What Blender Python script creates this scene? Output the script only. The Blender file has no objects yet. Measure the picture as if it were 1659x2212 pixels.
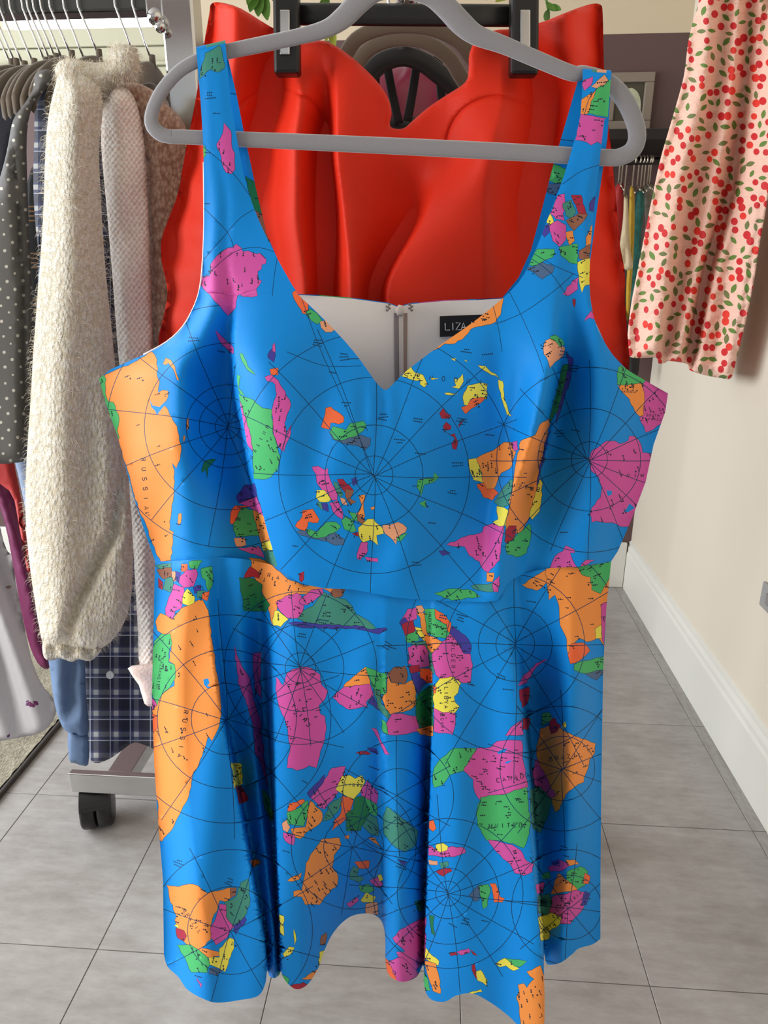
import bpy, bmesh, math, random
import numpy as np
from mathutils import Vector
from mathutils.geometry import delaunay_2d_cdt

# ---------------------------------------------------------------- camera, world, light
SC = bpy.context.scene
COL = SC.collection
F = 1534.0                       # focal length in pixels of the 1659 x 2212 frame
PITCH = math.atan(516 / F)       # looking down
YAW = math.radians(4.1)          # turned a little to the left of the aisle
H = 1.25                         # camera height
CX, CY = 829.5, 1106.0
cam_d = bpy.data.cameras.new('camera')
cam_d.sensor_fit = 'HORIZONTAL'; cam_d.sensor_width = 36.0
cam_d.lens = 36.0 * F / 1659.0
cam_d.clip_start = 0.02
cam = bpy.data.objects.new('camera', cam_d); COL.objects.link(cam)
cam.location = (0, 0, H); cam.rotation_euler = (math.pi / 2 - PITCH, 0, YAW)
SC.camera = cam
SC.view_settings.view_transform = 'Standard'
SC.view_settings.look = 'None'
SC.view_settings.gamma = 1.0
SC.view_settings.use_curve_mapping = False
SC.view_settings.exposure = -0.05
W = bpy.data.worlds.new('world'); SC.world = W; W.use_nodes = True
W.node_tree.nodes['Background'].inputs[0].default_value = (0.80, 0.90, 1.0, 1)
W.node_tree.nodes['Background'].inputs[1].default_value = 0.35

def area(name, loc, rot, sx, sy, power, col):
    l = bpy.data.lights.new(name, 'AREA'); l.shape = 'RECTANGLE'; l.size = sx; l.size_y = sy
    l.energy = power; l.color = col
    o = bpy.data.objects.new(name, l); COL.objects.link(o); o.location = loc; o.rotation_euler = rot
    return o
# daylight through the shop window behind the camera and the tall window on the left
area('front_window_light', (-0.75, -2.30, 1.45), (math.radians(90), 0, 0), 2.9, 1.9, 5, (1.0, 0.975, 0.94))
area('side_window_light', (-2.80, -0.75, 1.45), (math.radians(90), 0, math.radians(-90)), 1.9, 1.5, 96, (1.0, 0.98, 0.95))
area('left_window_light', (-2.80, 1.55, 1.40), (math.radians(90), 0, math.radians(-90)), 1.9, 1.9, 118, (0.86, 0.94, 1.0))

# ---------------------------------------------------------------- geometry of the view
RGT = np.array([math.cos(YAW), math.sin(YAW), 0.0])
FWD = np.array([-math.sin(YAW), math.cos(YAW), 0.0])
cp, sp = math.cos(PITCH), math.sin(PITCH)

def U(x, y, D):
    """world point seen at photo position (x, y) and standing at horizontal distance D"""
    x = np.asarray(x, float); y = np.asarray(y, float); D = np.asarray(D, float) + 0 * x
    a = (x - CX) / F; b = -(y - CY) / F
    t = D / (cp + b * sp)
    up = t * (-sp + b * cp)
    P = (t * a)[..., None] * RGT + D[..., None] * FWD
    P[..., 2] += H + up
    return P
def U1(x, y, D): return Vector(U(x, y, D).tolist())
def pxm(x, y, D):
    b = -(y - CY) / F
    return D / (cp + b * sp) / F          # metres for one pixel at that place
def on_floor(x, y):
    b = -(y - CY) / F
    D = -H * (cp + b * sp) / (-sp + b * cp)
    return U(x, y, D)
def D_on_plane_x(x, y, X):
    """distance at which the sight line meets the plane X = const"""
    a = (np.asarray(x, float) - CX) / F; b = -(np.asarray(y, float) - CY) / F
    k = cp + b * sp
    return X / (a / k * RGT[0] + FWD[0])
def D_on_plane_y(x, y, Y):
    a = (np.asarray(x, float) - CX) / F; b = -(np.asarray(y, float) - CY) / F
    k = cp + b * sp
    return Y / (a / k * RGT[1] + FWD[1])

# ---------------------------------------------------------------- materials
def srgb(r, g, b):
    f = lambda c: (c / 255 / 12.92) if c <= 10 else ((c / 255 + 0.055) / 1.055) ** 2.4
    return (f(r), f(g), f(b), 1.0)
MATS = {}
def mat(name, rgb, rough=0.6, metal=0.0, sheen=0.0, bump=0.0, bscale=900.0, spec=0.5, var=0.0, vscale=8.0, emit=0.0, coat=0.0):
    if name in MATS: return MATS[name]
    m = bpy.data.materials.new(name); m.use_nodes = True
    nt = m.node_tree; bs = nt.nodes['Principled BSDF']
    c = srgb(*rgb)
    bs.inputs['Base Color'].default_value = c
    bs.inputs['Roughness'].default_value = rough
    bs.inputs['Metallic'].default_value = metal
    bs.inputs['Specular IOR Level'].default_value = spec
    if sheen:
        bs.inputs['Sheen Weight'].default_value = sheen
        bs.inputs['Sheen Roughness'].default_value = 0.4
    if coat:
        bs.inputs['Coat Weight'].default_value = coat; bs.inputs['Coat Roughness'].default_value = 0.25
    if emit:
        bs.inputs['Emission Color'].default_value = c; bs.inputs['Emission Strength'].default_value = emit
    tc = None
    if bump or var:
        tc = nt.nodes.new('ShaderNodeTexCoord')
    if bump:
        n = nt.nodes.new('ShaderNodeTexNoise'); n.inputs['Scale'].default_value = bscale; n.inputs['Detail'].default_value = 3
        nt.links.new(tc.outputs['Object'], n.inputs['Vector'])
        b = nt.nodes.new('ShaderNodeBump'); b.inputs['Strength'].default_value = bump; b.inputs['Distance'].default_value = 0.002
        nt.links.new(n.outputs['Fac'], b.inputs['Height']); nt.links.new(b.outputs['Normal'], bs.inputs['Normal'])
    if var:
        n = nt.nodes.new('ShaderNodeTexNoise'); n.inputs['Scale'].default_value = vscale; n.inputs['Detail'].default_value = 5
        nt.links.new(tc.outputs['Object'], n.inputs['Vector'])
        mx = nt.nodes.new('ShaderNodeMix'); mx.data_type = 'RGBA'
        mx.inputs[6].default_value = tuple(max(0, v * (1 - var)) for v in c[:3]) + (1,)
        mx.inputs[7].default_value = tuple(min(1, v * (1 + var)) for v in c[:3]) + (1,)
        nt.links.new(n.outputs['Fac'], mx.inputs[0]); nt.links.new(mx.outputs[2], bs.inputs['Base Color'])
    MATS[name] = m
    return m
class NT:
    """small helper for longer procedural node trees"""
    def __init__(s, name, rough=0.8, sheen=0.0):
        s.m = bpy.data.materials.new(name); s.m.use_nodes = True; s.nt = s.m.node_tree
        s.bs = s.nt.nodes['Principled BSDF']; s.bs.inputs['Roughness'].default_value = rough
        s.bs.inputs['Sheen Weight'].default_value = sheen
        s.tc = s.nt.nodes.new('ShaderNodeTexCoord'); MATS[name] = s.m
    def n(s, kind, **kw):
        x = s.nt.nodes.new('ShaderNode' + kind)
        for k, v in kw.items():
            if k in ('operation', 'data_type', 'blend_type', 'feature', 'wave_type', 'bands_direction', 'distance'): setattr(x, k, v)
            else: x.inputs[k.replace('_', ' ')].default_value = v
        return x
    def l(s, a, b): s.nt.links.new(a, b)
    def math(s, op, a, b=None):
        x = s.nt.nodes.new('ShaderNodeMath'); x.operation = op
        for i, v in enumerate((a, b)):
            if v is None: continue
            if isinstance(v, (int, float)): x.inputs[i].default_value = v
            else: s.l(v, x.inputs[i])
        return x.outputs[0]
    def mix(s, fac, a, b):
        x = s.nt.nodes.new('ShaderNodeMix'); x.data_type = 'RGBA'
        for i, v in ((0, fac), (6, a), (7, b)):
            if isinstance(v, (tuple, list, int, float)): x.inputs[i].default_value = v
            else: s.l(v, x.inputs[i])
        return x.outputs[2]
    def bump(s, h, strength, dist=0.004):
        b = s.nt.nodes.new('ShaderNodeBump'); b.inputs['Strength'].default_value = strength; b.inputs['Distance'].default_value = dist
        s.l(h, b.inputs['Height']); s.l(b.outputs['Normal'], s.bs.inputs['Normal'])
    def color(s, c): s.l(c, s.bs.inputs['Base Color'])

# ---------------------------------------------------------------- objects
def tag(o, label=None, cat=None, group=None, kind=None):
    if label: o['label'] = label
    if cat: o['category'] = cat
    if group: o['group'] = group
    if kind: o['kind'] = kind
    return o
def obj(name, me, parent=None, mats=None):
    if mats:
        for m in (mats if isinstance(mats, (list, tuple)) else [mats]): me.materials.append(m)
    o = bpy.data.objects.new(name, me); COL.objects.link(o)
    if parent:
        o.parent = parent
        o.matrix_parent_inverse = parent.matrix_basis.inverted()
    return o
def thing(name, label, cat, loc=(0, 0, 0), group=None):
    o = bpy.data.objects.new(name, None); COL.objects.link(o); o.location = loc
    o.empty_display_size = 0.05
    return tag(o, label, cat, group)
def mesh_np(name, V, Fs, smooth=True, midx=None, uv=None):
    me = bpy.data.meshes.new(name)
    me.from_pydata([tuple(v) for v in np.asarray(V).tolist()], [], [tuple(f) for f in Fs])
    if midx is not None: me.polygons.foreach_set('material_index', np.asarray(midx, np.int32))
    if uv is not None:
        ul = me.uv_layers.new(name='UVMap')
        li = np.zeros(len(me.loops), np.int32); me.loops.foreach_get('vertex_index', li)
        ul.data.foreach_set('uv', np.asarray(uv, np.float32)[li].ravel())
    if smooth: me.polygons.foreach_set('use_smooth', [True] * len(me.polygons))
    me.update()
    return me
def bm_mesh(name, bm, smooth=False):
    me = bpy.data.meshes.new(name)
    bmesh.ops.recalc_face_normals(bm, faces=bm.faces)
    bm.to_mesh(me); bm.free()
    if smooth: me.polygons.foreach_set('use_smooth', [True] * len(me.polygons))
    return me
def bm_box(bm, lo, hi, bev=0.0, seg=2):
    r = bmesh.ops.create_cube(bm, size=1.0)
    lo, hi = Vector(lo), Vector(hi)
    for v in r['verts']:
        v.co = Vector(((lo[i] + hi[i]) / 2 + v.co[i] * (hi[i] - lo[i]) for i in range(3)))
    if bev:
        es = list({e for v in r['verts'] for e in v.link_edges})
        bmesh.ops.bevel(bm, geom=es, offset=bev, segments=seg, profile=0.5, affect='EDGES')
def box(name, lo, hi, m, parent=None, bev=0.0, seg=2):
    bm = bmesh.new(); bm_box(bm, lo, hi, bev, seg)
    return obj(name, bm_mesh(name, bm), parent, m)
def tube_mesh(name, pts, r, n=8, closed=False, flat=None):
    """sweep a round section (or ellipse: flat=(axis, factor)) along pts"""
    P = [Vector(p) for p in pts]; N = len(P); V = []; Fc = []
    rr = r if isinstance(r, (list, tuple)) else [r] * N
    prev = None
    for i in range(N):
        if closed: t = P[(i + 1) % N] - P[i - 1]
        else: t = P[min(i + 1, N - 1)] - P[max(i - 1, 0)]
        t.normalize()
        if prev is None:
            ref = Vector((0, 0, 1)) if abs(t.z) < 0.9 else Vector((1, 0, 0))
            u = t.cross(ref).normalized()
        else:
            u = (prev - t * prev.dot(t)).normalized()
        prev = u; v = t.cross(u)
        for k in range(n):
            a = 2 * math.pi * k / n
            V.append(P[i] + (u * math.cos(a) + v * math.sin(a)) * rr[i])
    M = N if closed else N - 1
    for i in range(M):
        j = (i + 1) % N
        for k in range(n):
            k2 = (k + 1) % n
            Fc.append((i * n + k, i * n + k2, j * n + k2, j * n + k))
    if not closed:
        Fc.append(tuple(range(n - 1, -1, -1))); Fc.append(tuple((N - 1) * n + k for k in range(n)))
    return mesh_np(name, [tuple(v) for v in V], Fc)
def tube(name, pts, r, m, parent=None, n=8, closed=False):
    return obj(name, tube_mesh(name, pts, r, n, closed), parent, m)

# ---------------------------------------------------------------- 2-D tools
def P(s):
    return np.array([[float(c) for c in q.split(',')] for q in s.split()])
def smooth_poly(pts, n=4, closed=True):
    """Catmull-Rom through the points"""
    p = np.asarray(pts, float); N = len(p); out = []
    for i in range(N if closed else N - 1):
        if closed: a, b, c, d = p[i - 1], p[i], p[(i + 1) % N], p[(i + 2) % N]
        else: a, b, c, d = p[max(i - 1, 0)], p[i], p[i + 1], p[min(i + 2, N - 1)]
        for k in range(n):
            t = k / n
            out.append(0.5 * ((2 * b) + (-a + c) * t + (2 * a - 5 * b + 4 * c - d) * t * t + (-a + 3 * b - 3 * c + d) * t ** 3))
    if not closed: out.append(p[-1])
    return np.array(out)
def pip(x, y, poly):
    inside = np.zeros(x.shape, bool); n = len(poly)
    for i in range(n):
        x1, y1 = poly[i]; x2, y2 = poly[(i + 1) % n]
        if y1 == y2: continue
        c = ((y1 > y) != (y2 > y)) & (x < (x2 - x1) * (y - y1) / (y2 - y1) + x1)
        inside ^= c
    return inside
def dist_poly(x, y, poly):
    d = np.full(x.shape, 1e9); n = len(poly)
    for i in range(n):
        a = poly[i]; b = poly[(i + 1) % n]; e = b - a; L = e @ e
        if L < 1e-12: continue
        t = np.clip(((x - a[0]) * e[0] + (y - a[1]) * e[1]) / L, 0, 1)
        d = np.minimum(d, np.hypot(x - a[0] - t * e[0], y - a[1] - t * e[1]))
    return d
def coast(poly, rng, rough=0.10, step=9.0):
    """roughen a traced outline into a coastline"""
    out = []; n = len(poly)
    for i in range(n):
        a = np.asarray(poly[i]); b = np.asarray(poly[(i + 1) % n]); L = np.hypot(*(b - a))
        m = max(1, int(L / step)); nrm = np.array([-(b - a)[1], (b - a)[0]]) / max(L, 1e-6)
        for k in range(m):
            q = a + (b - a) * k / m
            if k: q = q + nrm * rng.uniform(-1, 1) * min(rough * step * 2.2, L * 0.12)
            out.append(q)
    return np.array(out)
def grow(poly, d):
    p = np.asarray(poly); n = len(p)
    A = 0.5 * np.sum(p[:, 0] * np.roll(p[:, 1], -1) - np.roll(p[:, 0], -1) * p[:, 1])
    t = np.roll(p, -1, 0) - np.roll(p, 1, 0); t /= np.maximum(np.hypot(t[:, 0], t[:, 1]), 1e-6)[:, None]
    nr = np.stack([t[:, 1], -t[:, 0]], 1) * (1 if A > 0 else -1)
    return p + nr * d
def ribbon(pts, w):
    p = np.asarray(pts, float)
    t = np.gradient(p, axis=0); t /= np.maximum(np.hypot(t[:, 0], t[:, 1]), 1e-6)[:, None]
    nr = np.stack([-t[:, 1], t[:, 0]], 1) * w / 2
    return np.concatenate([p + nr, (p - nr)[::-1]])
def pchip(xk, yk, x):
    xk = np.asarray(xk, float); yk = np.asarray(yk, float); h = np.diff(xk); dl = np.diff(yk) / h
    m = np.zeros(len(xk)); m[0], m[-1] = dl[0], dl[-1]
    for i in range(1, len(xk) - 1):
        if dl[i - 1] * dl[i] > 0:
            w1 = 2 * h[i] + h[i - 1]; w2 = h[i] + 2 * h[i - 1]
            m[i] = (w1 + w2) / (w1 / dl[i - 1] + w2 / dl[i])
    x = np.clip(x, xk[0], xk[-1]); i = np.clip(np.searchsorted(xk, x) - 1, 0, len(xk) - 2)
    t = (x - xk[i]) / h[i]
    return ((1 + 2 * t) * (1 - t) ** 2 * yk[i] + t * (1 - t) ** 2 * h[i] * m[i] + t * t * (3 - 2 * t) * yk[i + 1] + t * t * (t - 1) * h[i] * m[i + 1])
def folds(rows):
    """rows: [(y, 'x,d x,d ...')]; columns follow ridges and valleys of the cloth. Returns f(x, y) in cm toward the viewer"""
    ys = np.array([r[0] for r in rows], float)
    K = np.array([P(r[1]) for r in rows])            # row, column, (x, d)
    def f(x, y):
        x = np.asarray(x, float); y = np.asarray(y, float)
        nx = K.shape[1]
        xk = np.stack([pchip(ys, K[:, k, 0], y) for k in range(nx)], 1)
        dk = np.stack([pchip(ys, K[:, k, 1], y) for k in range(nx)], 1)
        xk = np.maximum.accumulate(xk + np.arange(nx) * 1e-3, 1)
        h = np.maximum(np.diff(xk, axis=1), 1e-3); dl = np.diff(dk, axis=1) / h
        m = np.zeros_like(xk); m[:, 0], m[:, -1] = 0, 0
        for i in range(1, nx - 1):
            a, b = dl[:, i - 1], dl[:, i]; ok = a * b > 0
            w1 = 2 * h[:, i] + h[:, i - 1]; w2 = h[:, i] + 2 * h[:, i - 1]
            with np.errstate(all='ignore'):
                v = (w1 + w2) / (w1 / np.where(ok, a, 1) + w2 / np.where(ok, b, 1))
            m[:, i] = np.where(ok, v, 0)
        xc = np.clip(x, xk[:, 0], xk[:, -1])
        idx = np.clip((xc[:, None] >= xk).sum(1) - 1, 0, nx - 2); r = np.arange(len(x))
        t = (xc - xk[r, idx]) / h[r, idx]; hh = h[r, idx]
        return ((1 + 2 * t) * (1 - t) ** 2 * dk[r, idx] + t * (1 - t) ** 2 * hh * m[r, idx] + t * t * (3 - 2 * t) * dk[r, idx + 1] + t * t * (t - 1) * hh * m[r, idx + 1])
    f.K = K; f.ys = ys
    return f
def cloth(name, outline, depth, mats, prints=(), step=8.0, lines=(), parent=None, back=None, seed=1, extra=None):
    """cloth sheet triangulated in its own plane with the print cut into it, then bent by depth(x, y) (metres of distance).
    back: distance function of the rear sheet; the two share their rim."""
    rng = np.random.default_rng(seed)
    out = np.asarray(outline, float); lo = out.min(0); hi = out.max(0)
    pts = []; edges = []
    def add(poly, closed=True):
        b = len(pts); n = len(poly)
        for q in poly: pts.append((q[0], q[1]))
        for i in range(n if closed else n - 1): edges.append((b + i, b + (i + 1) % n))
    add(out)
    use = []
    for mi, poly in prints:
        poly = np.asarray(poly, float)
        if (poly.max(0) < lo).any() or (poly.min(0) > hi).any(): continue
        use.append((mi, poly)); add(poly)
    for ln in lines: add(np.asarray(ln, float), False)
    gx, gy = np.meshgrid(np.arange(lo[0], hi[0], step), np.arange(lo[1], hi[1], step))
    gx = gx.ravel() + rng.uniform(-.25, .25, gx.size) * step; gy = gy.ravel() + rng.uniform(-.25, .25, gy.size) * step
    if extra is not None:
        gx = np.concatenate([gx, extra[:, 0]]); gy = np.concatenate([gy, extra[:, 1]])
    k = pip(gx, gy, out); gx, gy = gx[k], gy[k]
    k = dist_poly(gx, gy, out) > 0.35 * min(step, 8); gx, gy = gx[k], gy[k]
    pts += list(zip(gx.tolist(), gy.tolist()))
    r = delaunay_2d_cdt([Vector(p) for p in pts], edges, [], 0, 1e-3, False)
    V = np.array([(v.x, v.y) for v in r[0]]); T = np.array([f for f in r[2] if len(f) == 3])
    c = V[T].mean(1)
    a = V[T[:, 1]] - V[T[:, 0]]; b2 = V[T[:, 2]] - V[T[:, 0]]; ar = np.abs(a[:, 0] * b2[:, 1] - a[:, 1] * b2[:, 0])
    ins = pip(c[:, 0], c[:, 1], out) & (ar > 1e-5); T = T[ins]; c = c[ins]
    mi = np.zeros(len(T), np.int32)
    for m_, poly in use:
        l2, h2 = poly.min(0), poly.max(0)
        cand = np.nonzero((c[:, 0] >= l2[0]) & (c[:, 0] <= h2[0]) & (c[:, 1] >= l2[1]) & (c[:, 1] <= h2[1]))[0]
        if len(cand): mi[cand[pip(c[cand, 0], c[cand, 1], poly)]] = m_
    used = np.unique(T); rm = -np.ones(len(V), int); rm[used] = np.arange(len(used)); V = V[used]; T = rm[T]
    # orientation: face the viewer
    a = V[T[:, 1]] - V[T[:, 0]]; b2 = V[T[:, 2]] - V[T[:, 0]]; fl = (a[:, 0] * b2[:, 1] - a[:, 1] * b2[:, 0]) > 0
    T[fl] = T[fl][:, ::-1]
    D = depth(V[:, 0], V[:, 1]); W3 = U(V[:, 0], V[:, 1], D)
    uv = np.stack([V[:, 0], 2212 - V[:, 1]], 1) / 1000.0
    if back is not None:
        rim = dist_poly(V[:, 0], V[:, 1], out) < 0.02
        Db = back(V[:, 0], V[:, 1]); inn = np.nonzero(~rim)[0]
        mp = np.arange(len(V)); mp[inn] = len(V) + np.arange(len(inn))
        W3 = np.concatenate([W3, U(V[inn, 0], V[inn, 1], Db[inn])]); uv = np.concatenate([uv, uv[inn]])
        T = np.concatenate([T, mp[T][:, ::-1]]); mi = np.concatenate([mi, mi])
    me = mesh_np(name, W3, T.tolist(), True, mi, uv)
    return obj(name, me, parent, mats)
def wav(x, y, amp, lx, ly, ph=0.0):
    return amp * np.sin(x / lx + ph + 0.6 * np.sin(y / (ly * 1.7) + ph)) * (0.6 + 0.4 * np.sin(y / ly + 2 * ph))
def puff(outline, D, T, R, Tb=None, fold=None):
    """front and back distance functions of a filled, rounded piece of clothing"""
    out = np.asarray(outline, float)
    Df = D if callable(D) else (lambda x, y: D + 0 * x)
    def q(x, y):
        s = np.clip(dist_poly(x, y, out) / R, 0, 1)
        return np.sqrt(np.maximum(1 - (1 - s) ** 2, 0)), s
    def front(x, y):
        r, s = q(x, y); d = Df(x, y) - T * r
        if fold is not None: d = d - fold(x, y) * 0.01 * np.minimum(1, s * 1.5)
        return d
    def back(x, y):
        r, s = q(x, y); return Df(x, y) + (T if Tb is None else Tb) * r
    return front, back
# ================================================================ the room
XR, YB, XL, YF, ZC = 0.82, 2.80, -2.95, -2.45, 2.75
CREAM = mat('wall_cream_paint', (212, 200, 182), rough=0.75, bump=0.12, bscale=60, var=0.02, vscale=3)
MAUVE = mat('wall_mauve_paint', (88, 66, 64), rough=0.7, bump=0.1, bscale=60)
TRIM = mat('trim_white_paint', (216, 212, 202), rough=0.4, bump=0.03, bscale=40)
def quad_wall(name, quads, mats):
    V = []; Fc = []; mi = []
    for q, m_ in quads:
        b = len(V); V += list(q); Fc.append((b, b + 1, b + 2, b + 3)); mi.append(m_)
    return tag(obj(name, mesh_np(name, V, Fc, False, mi), None, mats), kind='structure')
ZM = float(U(1400, 72, D_on_plane_y(1400, 72, YB))[2])          # height where the two wall colours meet
t_ = 0.12
box_wall = lambda name, lo, hi, m: tag(box(name, lo, hi, m), kind='structure')
# back wall, with an opening for the high window at its left end
WX0, WX1 = float(U(12, 60, D_on_plane_y(12, 60, YB))[0]), float(U(356, 60, D_on_plane_y(356, 60, YB))[0])
WZ0 = float(U(180, 70, D_on_plane_y(180, 70, YB))[2])
bm = bmesh.new()
bm_box(bm, (XL, YB, 0), (XR + t_, YB + t_, ZM)); me = bm_mesh('wall_back', bm)
wb = tag(obj('wall_back', me, None, MAUVE), kind='structure')
bm = bmesh.new()
for lo, hi in (((WX1, YB, ZM), (XR + t_, YB + t_, ZC)), ((XL, YB, ZM), (WX0, YB + t_, ZC)), ((WX0, YB, 2.62), (WX1, YB + t_, ZC)), ((WX0, YB, ZM), (WX1, YB + t_, WZ0))):
    if hi[2] > lo[2]: bm_box(bm, lo, hi)
obj('upper_wall', bm_mesh('upper_wall', bm), wb, mat('wall_upper_cream', (200, 184, 158), rough=0.75, bump=0.1, bscale=60))
box_wall('wall_right', (XR, YF, 0), (XR + t_, YB, ZC), CREAM)
box_wall('ceiling', (XL - t_, YF - t_, ZC), (XR + t_, YB + t_, ZC + 0.1), mat('ceiling_white', (200, 196, 190), rough=0.8))
# left wall with its tall window, front wall with the shop window
bm = bmesh.new()
for lo, hi in (((XL - t_, YF, 0), (XL, -1.8, ZC)), ((XL - t_, 0.3, 0), (XL, 0.5, ZC)), ((XL - t_, -1.8, 0), (XL, 0.3, 0.45)), ((XL - t_, -1.8, 2.4), (XL, 0.3, ZC)), ((XL - t_, 2.6, 0), (XL, YB + t_, ZC)), ((XL - t_, 0.5, 0), (XL, 2.6, 0.4)), ((XL - t_, 0.5, 2.4), (XL, 2.6, ZC))): bm_box(bm, lo, hi)
tag(obj('wall_left', bm_mesh('wall_left', bm), None, MAUVE), kind='structure')  # unseen wall, its dark colour added to cut bounced light
bm = bmesh.new()
for lo, hi in (((XL - t_, YF - t_, 0), (-2.3, YF, ZC)), ((0.75, YF - t_, 0), (XR + t_, YF, ZC)), ((-2.3, YF - t_, 0), (0.75, YF, 0.45)), ((-2.3, YF - t_, 2.45), (0.75, YF, ZC))): bm_box(bm, lo, hi)
tag(obj('wall_front', bm_mesh('wall_front', bm), None, MAUVE), kind='structure')  # out of view too, painted dark so less light bounces back
GLASS = bpy.data.materials.new('window_glass'); GLASS.use_nodes = True
g_ = GLASS.node_tree.nodes['Principled BSDF']; g_.inputs['Transmission Weight'].default_value = 1.0; g_.inputs['Roughness'].default_value = 0.0; g_.inputs['IOR'].default_value = 1.02
def frame_x(name, y, x0, x1, z0, z1, nm, parent_kind='structure', glass=GLASS):
    fr = bmesh.new(); w = 0.05
    for lo, hi in (((x0, y - .03, z0), (x1, y + .03, z0 + w)), ((x0, y - .03, z1 - w), (x1, y + .03, z1)), ((x0, y - .03, z0 + w), (x0 + w, y + .03, z1 - w)), ((x1 - w, y - .03, z0 + w), (x1, y + .03, z1 - w))): bm_box(fr, lo, hi, 0.004)
    for k in range(1, nm):
        x = x0 + (x1 - x0) * k / nm; bm_box(fr, (x - w / 2, y - .03, z0 + w), (x + w / 2, y + .03, z1 - w), 0.004)
    o = tag(obj(name, bm_mesh(name, fr), None, TRIM), kind='structure')
    box('pane', (x0 + w, y - .004, z0 + w), (x1 - w, y + .004, z1 - w), glass, o)
    return o
frame_x('window_2', YF - 0.06, -2.3, 0.75, 0.45, 2.45, 3)
fr = bmesh.new(); w = 0.05; x = XL - 0.06
for lo, hi in (((x - .03, .5, .4), (x + .03, 2.6, .45)), ((x - .03, .5, 2.35), (x + .03, 2.6, 2.4)), ((x - .03, .5, .45), (x + .03, .55, 2.35)), ((x - .03, 2.55, .45), (x + .03, 2.6, 2.35)), ((x - .03, 1.525, .45), (x + .03, 1.575, 2.35))): bm_box(fr, lo, hi, 0.004)
fr2 = bmesh.new()
for lo, hi in (((x - .03, -1.8, .45), (x + .03, .3, .5)), ((x - .03, -1.8, 2.35), (x + .03, .3, 2.4)), ((x - .03, -1.8, .5), (x + .03, -1.75, 2.35)), ((x - .03, .25, .5), (x + .03, .3, 2.35)), ((x - .03, -.775, .5), (x + .03, -.725, 2.35))): bm_box(fr2, lo, hi, 0.004)
w4 = tag(obj('window_4', bm_mesh('window_4', fr2), None, TRIM), kind='structure')
box('pane', (x - .004, -1.75, .5), (x + .004, .25, 2.35), GLASS, w4)
w3 = tag(obj('window_3', bm_mesh('window_3', fr), None, TRIM), kind='structure')
box('pane', (x - .004, .55, .45), (x + .004, 2.55, 2.35), GLASS, w3)
# high window at the back left: bright daylight pane, ledge and pale boards below it
SKY = mat('daylight_pane', (250, 252, 255), rough=0.5, emit=5.0)
w1 = bmesh.new()
for lo, hi in (((WX0, YB - .02, WZ0), (WX0 + .04, YB + .05, 2.6)), ((WX1 - .04, YB - .02, WZ0), (WX1, YB + .05, 2.6)), ((WX0, YB - .02, 2.56), (WX1, YB + .05, 2.62))): bm_box(w1, lo, hi, .003)
W1 = tag(obj('window_1', bm_mesh('window_1', w1), None, TRIM), kind='structure')
box('pane', (WX0 + .04, YB + .03, WZ0), (WX1 - .04, YB + .04, 2.56), SKY, W1)
CB = mat('window_board_cream', (178, 174, 150), rough=0.6, bump=.05, bscale=30)
zb = WZ0
for k, (hh, dp) in enumerate(((0.055, .05), (0.05, .042), (0.012, .065), (0.09, .05))):
    box('window_board', (WX0 - .04, YB - dp, zb - hh), (WX1 + .04, YB + .002, zb - 0.002), CB, W1, 0.004); zb -= hh
# floor and its tiles
GROUT = mat('floor_joint', (118, 114, 110), rough=0.8)
tag(box('floor', (XL - t_, YF - t_, -0.05), (XR + t_, YB + t_, -0.0015), GROUT), kind='structure')
FLOOR = bpy.data.objects['floor']
q = NT('vinyl_tile_grey', rough=0.24)
n1 = q.n('TexNoise', Scale=5.0, Detail=6.0, Roughness=0.65); q.l(q.tc.outputs['Object'], n1.inputs['Vector'])
mp = q.n('Mapping'); mp.inputs['Scale'].default_value = (9, 30, 1); mp.inputs['Rotation'].default_value = (0, 0, 0.35); oi = q.n('ObjectInfo')
ad = q.nt.nodes.new('ShaderNodeVectorMath'); ad.operation = 'ADD'; q.l(q.tc.outputs['Object'], ad.inputs[0]); q.l(oi.outputs['Location'], ad.inputs[1])
q.l(ad.outputs[0], mp.inputs['Vector']); q.l(ad.outputs[0], n1.inputs['Vector'])
n2 = q.n('TexNoise', Scale=1.4, Detail=5.0, Roughness=0.7); q.l(mp.outputs[0], n2.inputs['Vector'])
f1 = q.math('ADD', q.math('MULTIPLY', n1.outputs['Fac'], 0.5), q.math('MULTIPLY', n2.outputs['Fac'], 0.5))
cr = q.n('ValToRGB'); q.l(f1, cr.inputs[0])
cr.color_ramp.elements[0].position = 0.30; cr.color_ramp.elements[0].color = srgb(134, 128, 123)
cr.color_ramp.elements[1].position = 0.68; cr.color_ramp.elements[1].color = srgb(172, 168, 165)
q.color(cr.outputs[0]); q.bump(f1, 0.08, 0.002)
VINYL = q.m
pts = [on_floor(x, 2212) for x in (125, 567, 1000, 1424)]
tw = (pts[3][0] - pts[0][0]) / 3; x_off = np.mean([pts[i][0] - i * tw for i in range(4)])
th = 0.329 * H; y_off = float(np.mean([on_floor(60, 2052)[1], on_floor(1420, 2119)[1]]))
bm = bmesh.new(); bm_box(bm, (-tw / 2 + .0007, -th / 2 + .0007, -0.0015), (tw / 2 - .0007, th / 2 - .0007, 0.0), 0.0008, 1); TM = bm_mesh('tile', bm); TM.materials.append(VINYL)
i0, i1 = math.ceil((XL - x_off) / tw), math.floor((XR - x_off) / tw); j0, j1 = math.ceil((YF - y_off) / th), math.floor((YB - y_off) / th)
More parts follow.
